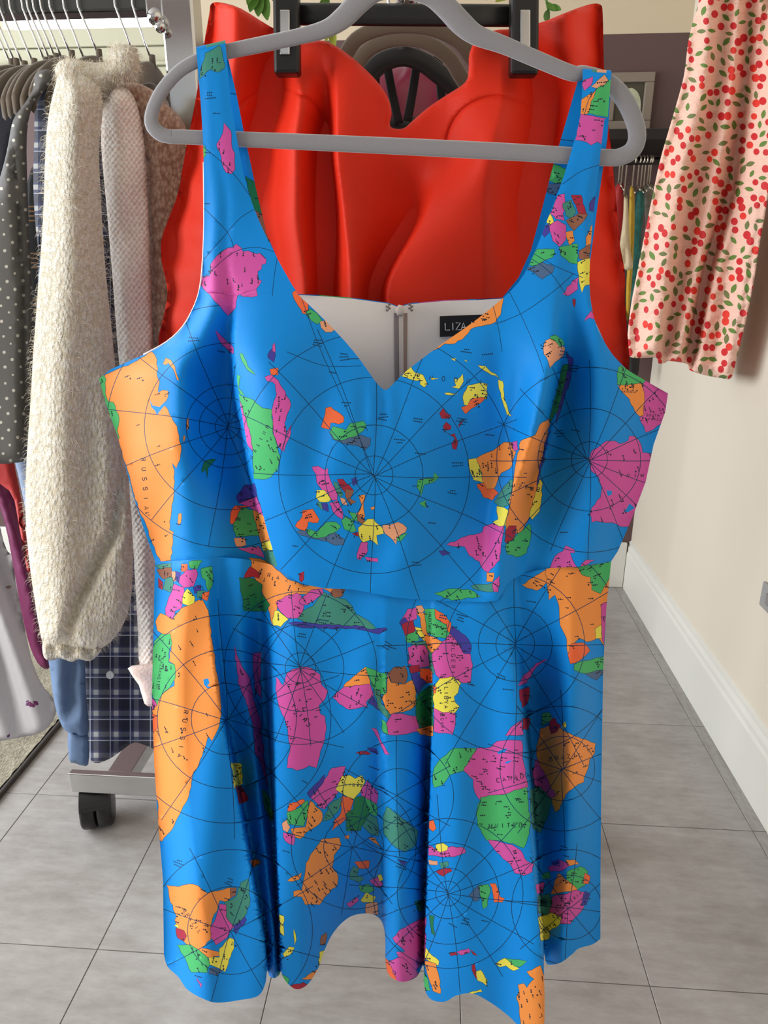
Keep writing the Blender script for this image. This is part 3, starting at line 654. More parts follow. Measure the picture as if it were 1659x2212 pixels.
LAND_S = """E o 600,1862 690,1800 790,1735 850,1735 870,1850 800,1860 760,1850 700,1900 640,1885
J o -5,405 130,412 270,385 262,480 255,560 240,740 205,690 160,705 130,690 100,720 85,750 80,690 55,640 50,560 35,520 10,540 5,500
J g 125,412 270,385 262,430 215,515 180,500 175,450 140,440
J g 110,795 150,780 235,760 232,815 150,830 110,815
J c 85,755 100,712 150,710 172,740 130,780 95,792
J y 193,655 215,638 222,690 195,692
J p 215,560 255,540 245,730 222,700
J s 150,830 232,815 200,855
F t 50,80 190,60 180,110 100,110
F g 330,50 440,40 400,110 340,100
F w 70,110 190,100 200,170 120,190
F k 190,130 220,130 225,210 200,210
F c 270,70 320,70 320,130 270,130
F p 310,120 390,110 400,170 370,250 290,260 250,220 260,170
F n 225,130 265,140 250,220 225,200
F t 140,190 200,180 205,240 180,300 120,270
F r 80,180 120,220 115,280 85,260
F p 210,230 290,260 290,350 270,430 220,450 195,520 150,510 140,430 160,370
F n 370,260 430,240 430,290 380,310
F t 400,290 470,290 460,340 400,350
F c 440,310 500,290 480,370 440,350
F g 430,110 520,90 525,240 490,290 470,200 440,180
F o 60,540 100,470 150,490 195,525 270,430 380,380 440,360 490,450 500,560 530,750 550,930 570,1010 590,1200 595,1300 570,1410 520,1510 490,1470 440,1630 400,1730 370,1760 350,1880 330,1960 260,2100 200,2220 110,2330 75,2300 85,2040 50,1900 30,1700 20,1500 70,1400 50,1310 30,1230 110,1140 180,1080 215,1060 205,880 170,860 190,730 180,660 120,640 75,610
F y 290,310 320,270 380,340 375,385 330,410 280,390
F b 450,1010 490,1000 500,1040 480,1060 520,1080 480,1080 455,1050
F g 50,700 105,640 180,640 195,720 165,800 165,870 215,890 220,1000 170,1080 100,1150 75,1220 35,1130 10,1050 30,800
F p 10,1130 70,1220 20,1280
F c 10,1270 75,1310 80,1400 20,1460
F o 840,20 970,50 1020,90 1150,200 1260,240 1600,250 1500,310 1430,270 1330,310 1210,310 1120,340 1060,380 1040,480 1010,560 980,440 930,300 880,200 840,100
F r 780,180 830,90 910,150 905,185 850,170
F x 740,180 860,190 930,240 920,310 990,400 960,460 780,450 770,350
F p 1040,380 1120,330 1210,305 1250,330 1230,390 1270,410 1240,510 1130,505 1080,460
F p 1230,370 1330,280 1420,270 1425,310 1380,340 1300,400 1250,400
F y 1030,450 1060,450 1140,520 1080,580 1020,570 1010,530
F p 1040,990 1080,1040 1100,1060 1130,960 1180,925 1240,910 1330,920 1400,970 1410,1050 1465,1100 1440,1170 1390,1220 1400,1290 1440,1310 1450,1420 1430,1520 1400,1600 1370,1730 1310,1710 1250,1740 1210,1750 1170,1730 1130,1730 1140,1640 1160,1560 1140,1450 1120,1350 1080,1260 1060,1200 1040,1100
F p 705,740 750,870 830,1010 870,1200 910,1330 950,1700 980,1900 930,1720 870,1600 860,1400 800,1200 740,1050 720,900
F p 850,800 920,790 910,1000 930,1170 870,1100
F y 690,1690 760,1700 770,1860 700,1900
G n 0,355 120,365 250,370 360,400 440,385 455,395 390,430 300,405 180,390 0,390 -180,380 -260,350 -180,345
G t -190,320 -145,260 -80,230 -40,170 0,130 60,160 150,180 200,230 230,290 310,330 370,390 340,395 250,370 0,360 -140,345
G w 40,140 70,100 150,110 130,160 80,170
G o 140,800 300,665 330,790 150,815
G p 60,880 140,810 330,790 355,860 300,920 310,950 180,970 110,930
G g 300,665 400,710 450,710 440,860 380,860 340,800
G n 315,920 355,870 395,980 330,930
G t 360,830 400,830 410,930 470,1000 460,1040 420,1000 385,960
G o 455,720 480,780 560,790 640,760 660,850 660,930 620,970 540,990 475,1005 440,960 415,890 450,850
G w 455,710 500,670 580,660 600,720 580,790 480,770
G n 625,720 660,700 740,780 710,800 670,860 650,800
G c 680,680 775,670 775,780 740,780 690,740
G x 670,870 780,790 780,1120 720,1130 670,1080 660,940
G p 440,1080 490,1000 560,1000 660,1020 680,1130 540,1150 460,1150
G g 410,1040 440,1060 460,1150 420,1130
G o 660,1110 780,1090 780,1160 690,1150
G t 620,490 740,480 770,560 790,720 765,690 740,540 640,510
G p 600,530 640,510 720,510 750,560 755,660 660,670 600,640 610,580
G r 600,660 680,650 690,700 620,710
G p 555,330 600,250 660,240 665,320 590,345
G n 540,350 580,310 600,340 560,380
G k 660,230 700,225 720,260 700,280 665,270
G r 560,360 640,330 650,420 580,440
G g 580,450 670,400 680,480 590,490
G y 650,380 700,390 740,460 720,480 680,440
G o 660,280 720,280 740,430 860,490 775,565 740,520 700,390 690,310
G g 720,250 795,250 800,320 870,360 900,430 870,460 800,450 740,420
G c 795,250 870,300 910,350 900,420 880,400 880,360 800,320
G n 920,370 1010,440 1055,510 1045,575 995,570 960,510 900,430
G p 775,570 900,430 960,500 1000,570 1050,575 1065,650 1050,780 990,780 930,740 830,750 800,720 780,640
G y 800,790 830,750 920,735 980,780 960,850 930,880 940,920 970,950 930,1000 850,990 790,960 780,880
G p 785,960 850,995 940,1000 935,1100 920,1150 790,1130
G c 780,800 805,810 800,850 785,860
G p 340,1105 375,1110 400,1180 440,1250 470,1295 435,1290 400,1210
G r 230,1280 300,1270 340,1290 260,1295
G n 310,1240 370,1250 390,1290 330,1270
G g 790,1390 830,1330 930,1250 1090,1250 1000,1410 960,1420 900,1440 850,1510 790,1530 780,1460
G p 1300,1160 1340,1100 1415,1050 1430,1150
G r 1400,830 1470,810 1460,920 1420,960
G p 1390,800 1440,720 1520,640 1600,610 1510,680 1450,780
G p 1000,1410 1095,1250 1200,1240 1240,1200 1340,1190 1415,1195 1430,1350 1460,1530 1340,1570 1130,1600 1120,1620 1080,1560 1070,1470
H g 430,690 600,670 738,620 762,880 745,960 720,1030 650,1000 560,980 470,980 410,880 400,790
H p 480,975 560,990 640,1010 700,1050 740,1120 785,1140 775,1190 720,1215 660,1200 620,1130 540,1060
H b 540,390 610,360 590,390 550,400
H b 590,460 660,430 610,465
H r 710,160 760,160 750,240 715,230
H o 830,230 900,200 960,220 1000,250 1040,270 1110,300 1200,330 1195,390 1160,440 1140,520 1120,590 1060,620 1020,650 990,700 960,770 930,790 910,730 900,640 860,540 820,470 805,380 820,290
H r 895,170 930,160 940,190 970,210 940,250 905,265 890,210
H y 975,195 1000,185 1005,215 980,235
H g 840,130 890,120 910,160 840,220
H p 800,430 860,540 890,600 935,680 900,700 850,660 790,610 780,520
H t 760,640 830,620 880,680 910,720 890,770 870,840 830,930 780,900 765,760
H p 880,1160 960,1110 1040,1140 980,1180 900,1190
H n 900,1130 950,1105 960,1130 930,1150
H o 1000,1110 1060,1110 1090,1140 1030,1150
H g 1010,1190 1100,1155 1150,1190 1130,1280 1080,1310 1010,1260
H c 1130,1200 1165,1220 1155,1270 1120,1270
H o 900,1340 950,1200 1080,1310 960,1330
H p 910,1360 1080,1315 1130,1330 1120,1430 1030,1540 970,1540 920,1470 890,1470
H n 1130,1320 1165,1340 1140,1410 1100,1420
H t 810,1350 890,1340 910,1400 880,1480 820,1470
H y 815,1500 900,1465 970,1500 960,1540 890,1590 890,1640 835,1655
H p 800,1280 860,1260 850,1330 810,1340
H g 840,1210 890,1190 900,1230 850,1240
H p 75,1010 130,1045 240,1020 320,1030 330,1060 250,1090 80,1080
H y 130,1010 180,1000 210,1020 205,1045 160,1060 130,1045
H c 85,850 110,840 130,900 110,920 85,900
H k 80,1110 140,1120 140,1145 85,1140
H t 150,1130 210,1120 215,1150 170,1170
H r 130,1190 220,1165 240,1185 180,1220
H s 350,1350 420,1280 420,1380 390,1390
H g 420,1280 480,1275 495,1310 480,1360 475,1420 450,1440 430,1360
H c 490,1270 530,1270 560,1360 590,1370 575,1395 520,1395 510,1320
H y 60,1700 90,1740 150,1790 145,1820 100,1800 55,1770
H o 50,1790 130,1810 150,1900 160,2010 110,1990 80,1900
H g 45,1860 70,1900 90,1990 50,1980
H r 220,1735 260,1730 280,1750 230,1755
H p 270,1730 350,1705 360,1730 300,1750
H r 360,1710 410,1755 380,1745
H r 370,1820 390,1810 410,1880 400,1910 380,1870
H y 400,1860 430,1850 475,1920 470,1955 410,1920
H y 530,1810 590,1770 630,1800 690,1840 650,1855 600,1820 560,1830
H g 600,1770 680,1780 740,1790 690,1830 640,1810
H y 280,2030 370,1995 430,1980 440,1995 360,2015 300,2045
H o 740,1860 830,1820 860,1900 870,2150 850,2300 700,2212 690,2100 670,2040 690,1990 680,1950 720,1940 740,1970 790,1910 760,1890
H x 85,1480 120,1490 110,1560 125,1620 100,1600
I o 105,705 170,715 230,700 280,710 330,750 370,740 460,720 495,740 470,770 440,800 400,790 385,850 360,890 350,960 350,1010 300,1060 400,1080 400,1100 350,1115 280,1100 260,1060 200,1020 170,980 150,900 160,880 120,780
I w 460,720 495,720 490,760 460,780
I n 480,930 540,880 550,900 490,980
I t 430,800 490,770 520,690 560,670 570,800 540,880 480,930 430,890
I p 355,930 380,890 400,810 435,815 435,880 480,940 440,1000 380,1040 350,1000
I y 400,1060 460,1000 480,1010 480,1060 430,1190 345,1150 340,1110 400,1110
I g 165,1040 240,1040 330,1110 345,1150 330,1195 240,1190 210,1120
I r 155,945 200,960 215,990 200,1020 165,1000
I y 145,930 165,925 170,945
I s 345,1170 420,1180 380,1210 340,1200
I p 905,215 990,110 1030,50 1105,40 1090,110 1060,190 990,280 960,270 930,230
I n 890,190 990,85 980,130 910,220
I y 1050,170 1085,95 1130,90 1160,110 1195,90 1215,120 1190,180 1150,225 1100,200
I p 1190,180 1225,120 1285,185 1280,250 1200,215
I c 780,290 790,250 870,225 880,240 830,270 820,295
I g 775,300 830,280 895,230 900,300 870,375 780,365
I o 880,380 905,230 975,300 970,350 900,400
I t 975,345 1020,250 1080,210 1070,280 1030,330
I c 1030,400 1045,340 1080,300 1085,205 1150,225 1130,310 1080,360
I x 1110,400 1105,310 1150,280 1160,215 1210,210 1250,250 1240,310 1195,370 1190,400
I g 1210,210 1280,260 1280,320 1240,300
I o 800,390 880,380 900,400 850,445 810,430
I p 755,410 820,420 815,480 770,460
I k 750,360 775,340 795,380 780,410 755,395
I t 1200,370 1240,310 1280,330 1290,430 1250,420
I o 1230,440 1270,440 1310,500 1270,470
I t 1315,330 1335,265 1400,310 1510,400 1500,480 1440,520 1370,480 1320,420
I o 885,580 930,510 970,450 1070,440 1080,480 1040,540 1030,600 1065,660 1060,700 1000,760 960,815 880,815 860,770 815,770 815,740 860,735 870,680
I o 780,680 860,635 850,670 800,685
I o 1100,430 1125,425 1125,445 1105,445
I c 1155,575 1240,570 1235,610 1180,610
I t 1130,640 1150,600 1180,610 1170,650 1210,670 1180,690 1130,670
I g 1180,710 1230,700 1270,730 1230,750 1190,740
I p 1240,680 1290,660 1315,700 1290,720
I y 1285,650 1305,645 1315,675 1295,685
I y 1190,790 1220,745 1275,770 1260,800 1200,800
I k 1220,810 1280,800 1290,870 1220,870
I p 1110,810 1170,770 1180,790 1130,830
I n 1395,560 1450,575 1430,595
I x 1490,800 1540,790 1540,850 1510,850
I p 1370,1000 1420,950 1555,880 1550,1120 1500,1180 1420,1150 1390,1080 1440,1080 1400,1040
I p 1340,1130 1420,1110 1500,1180 1520,1210 1440,1250 1380,1240
I c 1325,1110 1345,1130 1390,1240 1340,1210
I y 735,870 760,880 760,990 740,970
I y 815,950 830,1010 820,1040
I y 755,1090 790,1050 820,1055 800,1090 765,1110
I y 960,1080 990,1070 980,1160 955,1150
I w 970,990 1000,970 990,1040 965,1040
I o 860,1230 970,1165 960,1200 920,1230
I r 775,1270 870,1250 900,1270 850,1300 790,1290
I g 730,1190 790,1230 780,1270 735,1240
I p 270,1220 300,1260 295,1280 275,1240
I o 570,570 610,560 630,580 590,605
I y 465,20 515,40 520,130 480,150
I r 490,150 520,150 560,230 510,250
I g 640,170 670,200 700,300 690,350 650,260"""
def lands(txt):
    out = []
    for ln in txt.strip().splitlines():
        cr, col, rest = ln.split(' ', 2); x0, y0, s = CR[cr]
        p = P(rest) / s; p[:, 0] += x0; p[:, 1] += y0
        out.append((col, p))
    return out
# single-stroke letters on a 4 x 6 cell
GL = dict(A=['0,6 2,0 4,6', '0.7,4 3.3,4'], B=['0,0 0,6 3,6 4,5 4,4 3,3 0,3', '0,0 3,0 3.6,1 3.4,2.4 3,3'], C=['4,1 3,0 1,0 0,1 0,5 1,6 3,6 4,5'],
          D=['0,0 0,6 2.6,6 4,4.4 4,1.6 2.6,0 0,0'], E=['4,0 0,0 0,6 4,6', '0,3 3,3'], F=['4,0 0,0 0,6', '0,3 3,3'], G=['4,1 3,0 1,0 0,1 0,5 1,6 3,6 4,5 4,3.4 2.4,3.4'],
          H=['0,0 0,6', '4,0 4,6', '0,3 4,3'], I=['2,0 2,6'], K=['0,0 0,6', '4,0 0,3.4 4,6'], L=['0,0 0,6 4,6'], M=['0,6 0,0 2,3 4,0 4,6'], N=['0,6 0,0 4,6 4,0'],
          O=['1,0 3,0 4,1.4 4,4.6 3,6 1,6 0,4.6 0,1.4 1,0.01'], P=['0,6 0,0 3,0 4,1 4,2.4 3,3.4 0,3.4'], R=['0,6 0,0 3,0 4,1 4,2.2 3,3 0,3', '2,3 4,6'],
          S=['4,1 3,0 1,0 0,1 0,2.2 1,3 3,3 4,3.8 4,5 3,6 1,6 0,5'], T=['0,0 4,0', '2,0 2,6'], U=['0,0 0,5 1,6 3,6 4,5 4,0'], Y=['0,0 2,3 4,0', '2,3 2,6'],
          Z=['0,0 4,0 0,6 4,6'])
def word(txt, cx, cy, h, ang, gap, w=1.8, bend=0.0):
    """letters centred on (cx, cy), cap height h, turned by ang degrees, gap = pitch of the letters"""
    out = []; a0 = math.radians(ang); n = len(txt)
    for k, ch in enumerate(txt):
        u = (k - (n - 1) / 2) * gap; v = bend * ((k - (n - 1) / 2) / max(1, n / 2)) ** 2
        for st in GL.get(ch, []):
            q = P(st) / 6 * h; q[:, 0] += u - h / 3; q[:, 1] += v - h / 2
            r = np.stack([cx + q[:, 0] * math.cos(a0) - q[:, 1] * math.sin(a0), cy + q[:, 0] * math.sin(a0) + q[:, 1] * math.cos(a0)], 1)
            out.append(ribbon(r, w))
    return out
def polar(cx, cy, radii, nsp, rmax, a0=0.0, sx=1.0, sy=1.0, w=1.5):
    out = []
    for r in radii:
        n = max(14, int(r / 5))
        for h0 in (0, 1):
            t = np.linspace(math.pi * h0, math.pi * (h0 + 1), n)
            out.append(ribbon(np.stack([cx + r * sx * np.cos(t), cy + r * sy * np.sin(t)], 1), w))
    for k in range(nsp):
        t = a0 + 2 * math.pi * k / nsp; s = np.linspace(0.0, rmax, max(4, int(rmax / 14)))
        wob = 3.0 * np.sin(s / 60 + k)
        out.append(ribbon(np.stack([cx + s * sx * math.cos(t) - wob * math.sin(t), cy + s * sy * math.sin(t) + wob * math.cos(t)], 1), w))
    return out
def make_print(groups, poles, words, seed, clip=None):
    """[(panel polygon or None, lands)] -> list of (material index, polygon); drawn in order"""
    rng = np.random.default_rng(seed); pr = []; names = []
    for panel, ls in groups:
        for col, p in ls:
            if len(p) < 3: continue
            q = coast(p, rng, 0.10, 8.0)
            if col not in 'b': pr.append((PI['i'], grow(q, 0.85)))
            pr.append((PI[col], q))
            lo, hi = p.min(0), p.max(0); A = (hi - lo).prod()
            if col in 'b': continue
            ang0 = rng.uniform(-0.5, 0.5) + (1.4 if rng.random() < 0.4 else 0)
            for _ in range(int(min(26, A / 420 + 0.7))):
                cx, cy = rng.uniform(lo, hi)
                if not pip(np.array([cx]), np.array([cy]), p)[0]: continue
                names.append((cx, cy, rng.uniform(8, 17), 2.4, ang0 + rng.uniform(-.15, .15), 'i'))
                if rng.random() < 0.5: names.append((cx + rng.uniform(-8, 8), cy + 5, 2.8, 2.8, 0, 'i'))
    for q in poles: pr.append((PI['d'], q))
    for cx, cy, L, h, a, c in names:
        # a tiny illegible place name: three or four blots in a row
        u = np.array([math.cos(a), math.sin(a)]); v = np.array([-u[1], u[0]]); n = max(1, int(L / 4.2))
        for k in range(n):
            ctr = np.array([cx, cy]) + u * (k - (n - 1) / 2) * 4.2; hh = h * (0.7 + 0.6 * ((k * 7 + int(cx)) % 3) / 2) / 2
            pr.append((PI[c], np.array([ctr - u * 1.7 - v * hh, ctr + u * 1.7 - v * hh, ctr + u * 1.7 + v * hh, ctr - u * 1.7 + v * hh])))
    for ws in words:
        for q in ws: pr.append((PI['i'], q))
    return pr
def sea_names(pts, ang=0.0, seed=3):
    rng = np.random.default_rng(seed); out = []
    for (x, y) in pts:
        for r in range(int(rng.integers(1, 4))):
            n = int(rng.integers(3, 7)); a = ang + rng.uniform(-.2, .2); u = np.array([math.cos(a), math.sin(a)]); v = np.array([-u[1], u[0]])
            for k in range(n):
                ctr = np.array([x, y]) + u * (k - n / 2) * 4.2 + v * r * 6
                out.append(np.array([ctr - u * 1.6 - v * 1.3, ctr + u * 1.6 - v * 1.3, ctr + u * 1.6 + v * 1.3, ctr - u * 1.6 + v * 1.3]))
    return out

# ---- outlines (traced) and folds
seamL = P('512,636 507,690 507,740 513,830 520,880 534,960 548,1030 560,1080 578,1150 597,1215 603,1228')
waist = P('335,1213 400,1210 460,1203 520,1207 560,1214 600,1225 640,1255 700,1271 760,1273 850,1290 930,1296 1010,1300 1074,1297 1094,1262 1130,1240 1190,1227 1250,1224 1320,1213')
neck = P('487,93 492,150 500,230 512,300 525,370 545,440 570,500 600,560 625,605 645,637 665,656 700,690 745,737 780,780 808,820 822,836 831,842 842,837 870,808 905,780 945,750 985,722 1030,690 1085,645 1120,610 1143,572 1165,520 1190,455 1219,378 1240,305 1254,250 1259,154')
arm_r = P('1320,158 1313,252 1306,256 1299,313 1290,400 1279,490 1273,606 1281,679 1296,720 1313,751 1335,780 1360,802 1443,850')
side_r = P('1437,890 1412,960 1395,1040 1365,1120 1335,1190')
side_l = P('310,1140 285,1060 255,945 228,870 214,818')
arm_l = P('240,797 310,766 360,738 395,705 420,660 432,620 438,560 441,480 440,350 436,260 430,180 424,108')
bodice_out = np.concatenate([smooth_poly(neck, 2, False), smooth_poly(arm_r, 2, False), side_r, smooth_poly(waist[::-1], 2, False), side_l, smooth_poly(arm_l, 2, False)])
# keep waist seam corner points tidy
fB = folds([
 (60,  '424,0.9 445,1.0 455,1.0 460,1.0 490,0.9 850,0.9 1200,0.9 1270,1.0 1285,1.0 1300,1.0 1322,0.9'),
 (300, '436,0.9 455,1.1 470,1.1 480,1.1 515,0.9 850,0.9 1200,0.9 1255,1.1 1270,1.1 1285,1.1 1305,0.9'),
 (450, '438,0.2 470,0.7 490,0.5 500,0.6 560,0.3 850,0.2 1140,0.3 1210,0.8 1240,0.6 1262,0.6 1292,0.0'),
 (560, '434,-0.4 465,0.5 490,0.2 500,0.4 570,0.5 850,0.2 1120,0.4 1200,0.8 1240,0.3 1262,0.4 1288,-0.4'),
 (640, '430,-0.8 465,0.4 502,-0.1 513,0.5 580,1.0 850,0.3 1080,0.4 1195,0.9 1235,0.1 1270,0.3 1288,-0.9'),
 (740, '345,-2 430,0.2 494,-1.6 508,1.1 570,1.9 840,0.6 1090,0.7 1193,1.5 1228,-0.9 1290,0.4 1345,-1.6'),
 (820, '214,-3.6 385,0.0 496,-3.2 513,1.5 590,2.9 830,1.2 1110,0.7 1178,2.4 1216,-2.8 1292,0.3 1440,-3.2'),
 (950, '255,-3.4 385,0.0 518,-4.0 533,1.6 640,3.4 830,2.6 1092,0.0 1148,3.0 1188,-3.2 1292,0.4 1416,-3.2'),
 (1080, '290,-3 420,-0.3 546,-3.6 561,1.2 660,2.8 830,2.5 1058,-0.6 1105,2.3 1150,-2.4 1282,0.2 1382,-2.6'),
 (1170, '320,-2.6 425,-0.3 570,-3.0 585,0.8 680,2.0 840,1.9 1045,-0.2 1085,1.5 1150,-1.2 1265,0 1345,-2.6'),
 (1300, '335,-2.4 430,-0.3 600,-2.0 616,0.3 700,1.0 850,1.2 1030,0.6 1070,0.8 1130,-0.7 1250,-0.3 1320,-2.6'),
])
def bod_depth(x, y):
    d = fB(x, y)
    d = d * (1 + 0.55 * np.clip((y - 600) / 150, 0, 1))
    d = d + 0.10 * np.sin((x + 0.3 * y) / 31) * np.clip((y - 620) / 200, 0, 1) + 0.35 * np.exp(-((y - 1190) / 55) ** 2) * np.sin(x / 23 + y / 90) * np.exp(-((x - 830) / 170) ** 2)
    d = d - 0.9 * np.exp(-((x - 690 + 0.12 * (y - 900)) / 38) ** 2 - ((y - 930) / 140) ** 2) + 0.5 * np.exp(-((x - 930 - 0.25 * (y - 1000)) / 45) ** 2 - ((y - 1010) / 150) ** 2) - 0.5 * np.exp(-((x - 1075) / 26) ** 2 - ((y - 830) / 110) ** 2)
    d = d + 0.30 * np.sin(x / 15 + 0.7) * np.exp(-((x - 410) / 75) ** 2) * np.clip((y - 700) / 80, 0, 1) * np.clip((1230 - y) / 60, 0, 1)
    d = d + 0.25 * np.exp(-((x - 815) / 40) ** 2 - ((y - 880) / 45) ** 2) * np.sin(x / 7)
    return D0 - d / 100
panelL = np.concatenate([P('512,636 433,560 200,560 150,820 330,1300 603,1300'), seamL[::-1]])
DRESS = thing('map_print_dress', 'sleeveless blue dress printed with a colourful world map on grey velvet hanger', 'dress', U1(830, 2150, 0.70))
def in_panel(ls, panel, inside=True):
    """cut the lands of one panel at its seam by dropping them behind the seam line: handled through drawing order"""
    return ls
landsL, landsC, landsS = lands(LAND_L), lands(LAND_C), lands(LAND_S)
china_l = landsC[3]
poleL = polar(492, 921, (27, 62, 90, 180, 262), 12, 262, 0.15)
poleC = polar(808, 1027, (41, 106, 206, 300), 16, 330, 0.02, 1.0, 1.03)
poleR = polar(1273, 993, (39, 111, 200), 16, 215, 0.0)
straps = [ribbon(smooth_poly(P(s), 4, False), 1.35) for s in ('430,310 500,370 555,445', '441,450 490,500 505,535', '441,560 480,515 520,470 560,447', '440,600 505,545 560,535 600,548',
          '600,550 592,600 588,640', '1215,398 1255,370 1300,355', '1262,250 1272,215 1290,190', '1150,560 1190,590 1225,640', '1095,620 1130,690 1160,760 1175,805', '1140,540 1200,575 1260,600',
          '1070,700 1130,675 1195,630 1240,590', '650,640 690,750 735,850 808,1020', '1060,640 1075,700 1085,760', '620,760 700,790 780,790')]
sea = sea_names([(455, 200), (470, 245), (450, 330), (450, 440), (690, 735), (745, 765), (765, 775), (720, 805), (750, 870), (830, 895), (865, 950), (905, 905), (910, 980), (1010, 755), (1055, 765), (990, 1000), (980, 1060), (935, 1130), (900, 1215), (640, 1180), (1220, 760), (1240, 790), (1210, 930), (1245, 930), (1220, 1150), (480, 760), (420, 730), (1000, 905), (1060, 940)], 0.05)
# words on the bodice
WB = [word('RUSSIA', 313, 1045, 9, 86, 21), word('INDONESIA'[:7][::-1], 958, 818, 9, 5, 27, 1.6), word('NAMIBIA', 1358, 846, 5, 3, 4.6, 1.1), word('SOUTH', 1410, 897, 5, 3, 6, 1.1), word('AFRICA', 1412, 906, 5, 3, 6, 1.1),
      word('CHINA', 1372, 1027, 7, 180, 15), word('BRAZIL', 1130, 1052, 8, 190, 13), word('INDIA', 1037, 1190, 7, 85, 10, 1.5), word('UNITED', 560, 955, 7, 118, 15, 1.6), word('CHINA', 472, 628, 7, 125, 12), word('JAPAN', 900, 1050, 4, 180, 4, 1.0)]
base_print = make_print([(None, landsC)], poleC + poleR + straps, WB[1:7] + WB[8:11], 5)
left_print = make_print([(None, landsL)], poleL, WB[:1], 6)
china_print = make_print([(None, [china_l])], straps[:5], [], 7)
# the left side panel is drawn last: first blank cloth over everything left of the seam, then its own lands; those pieces stop at the seam
def clip_to(poly, clip, keep):
    x, y = poly[:, 0], poly[:, 1]
    return keep(x, y)
def seam_side(x, y):            # > 0 right of the seam
    xs = np.interp(y, seamL[:, 1], seamL[:, 0]); return x - xs
def cut(pr, right):
    """keep the part of each print piece on one side of the princess seam"""
    res = []
    for m_, q in pr:
        s = seam_side(q[:, 0], q[:, 1]); s = np.where(q[:, 1] < 636, 1.0 if right else -1.0, s)
        ok = s >= 0 if right else s <= 0
        if ok.all(): res.append((m_, q)); continue
        if not ok.any(): continue
        q2 = q.copy(); xs = np.interp(q[:, 1], seamL[:, 1], seamL[:, 0]); bad = ~ok; q2[bad, 0] = xs[bad]
        res.append((m_, q2))
    return res
prints_b = cut(base_print, True) + cut(left_print, False)
low = [(m_, q) for m_, q in china_print]
prints_b += cut([(m_, np.where(q[:, 1:2] < 636, q + [[0, 0]], q)) for m_, q in low], False)
seam_x = np.concatenate([np.stack([seamL[:, 0] + o, seamL[:, 1]], 1) for o in (-9, -5, -2.5, 2.5, 5, 9)])
bod_ridge = np.array([(fB.K[:, k, 0]) for k in range(fB.K.shape[1])])
prints_b += [(PI['d'], q) for q in sea]
bodice = cloth('bodice_front', bodice_out, bod_depth, DM, prints_b, 7.0, [smooth_poly(seamL, 2, False)], DRESS, seed=2)

# ---- skirt
hem = P('354,2062 362,2088 385,2110 405,2138 440,2158 470,2166 520,2160 558,2151 573,2125 577,2097 582,2108 592,2113 603,2106 607,2098 612,2112 625,2128 642,2137 665,2126 688,2090 700,2055 722,2012 755,1981 790,1973 812,1978 826,1994 832,2025 833,2080 842,2108 870,2121 900,2110 915,2085 916,2130 930,2158 960,2164 985,2151 1020,2146 1060,2166 1100,2196 1130,2226 1160,2240 1176,2205 1175,2066 1182,2083 1210,2080 1235,2062 1250,2049 1280,2040 1297,2028')
right_e = P('1297,1900 1299,1700 1302,1500 1304,1400 1310,1310 1318,1235')
left_e = P('352,1900 342,1780 333,1650 328,1500 331,1380 333,1290')
skirt_out = np.concatenate([smooth_poly(waist, 2, False), right_e[::-1], smooth_poly(hem[::-1], 4, False), left_e])
fS = folds([
 (1190, '335,-2.5 420,-.4 455,-.5 478,-1.0 520,-1.2 560,-1.8 600,-1.4 660,.3 760,.7 815,.9 835,1.0 860,1.0 905,.9 925,.9 940,.9 1010,.8 1075,.2 1110,-.7 1220,-.5 1322,-2.6'),
 (1300, '332,-3 410,0 449,.1 472,-1.9 515,-1.6 560,-3.4 594,-.9 650,.6 760,.7 815,.8 835,.9 860,.9 905,.7 930,.6 938,.8 1010,1.0 1085,.4 1125,-1.4 1230,-.4 1308,-3'),
 (1480, '328,-3.5 400,.7 467,.9 484,-4.2 530,-3 570,-6.5 594,.2 650,1.2 770,.5 812,.6 835,.9 856,1.0 905,-.3 931,-1.9 936,1.0 1020,2 1115,1.5 1136,-5 1230,-.4 1303,-3.5'),
 (1700, '334,-4 410,1.1 506,1.1 521,-5.8 556,-4 584,-8 598,.3 650,1.2 770,-1.6 815,-1.8 838,-.2 862,.5 905,-1 926,-4 931,1.2 1030,2.4 1138,2.4 1154,-7 1230,-1.2 1300,-5'),
 (1900, '350,-4.5 430,1.3 544,1.1 555,-5.8 578,-3 596,-8 601,0 645,.8 770,-6.6 824,-6.0 836,-1.6 865,.1 903,-1.5 919,-5.5 923,.8 1040,3 1155,3.6 1167,-8 1225,-2.4 1298,-6.5'),
 (2080, '355,-5 460,1.5 573,.5 579,-5 592,-1.6 603,-6 607,-.6 645,-.2 770,-11.6 827,-10 834,-2.8 868,-.8 902,-1.6 915,-6 918,.2 1040,3 1171,4.9 1178,-8 1215,-3.0 1298,-8'),
 (2250, '355,-5 460,1.5 577,.3 582,-5 592,-1.6 604,-6 608,-.8 645,-.4 770,-12 828,-11 834,-3.2 868,-1.2 902,-2 916,-6 919,0.2 1030,2 1178,6 1184,-8 1215,-3.2 1298,-8'),
])
def skirt_depth(x, y):
    d = fS(x, y); d = d * np.where(d < 0, 1.0 + 0.6 * np.exp(-((y - 1600) / 210) ** 2), 1.0) + 0.55 * np.clip((y - 1300) / 150, 0, 1) * np.sin((x - 0.16 * (y - 1300) * np.sign(x - 830) * 0.5) / 24.0) + 0.12 * np.sin(x / 17 + y / 140)
    d = d - 0.25 * np.clip(1 - np.abs(y - np.interp(x, waist[:, 0], waist[:, 1])) / 14, 0, 1)
    return D0 - d / 100
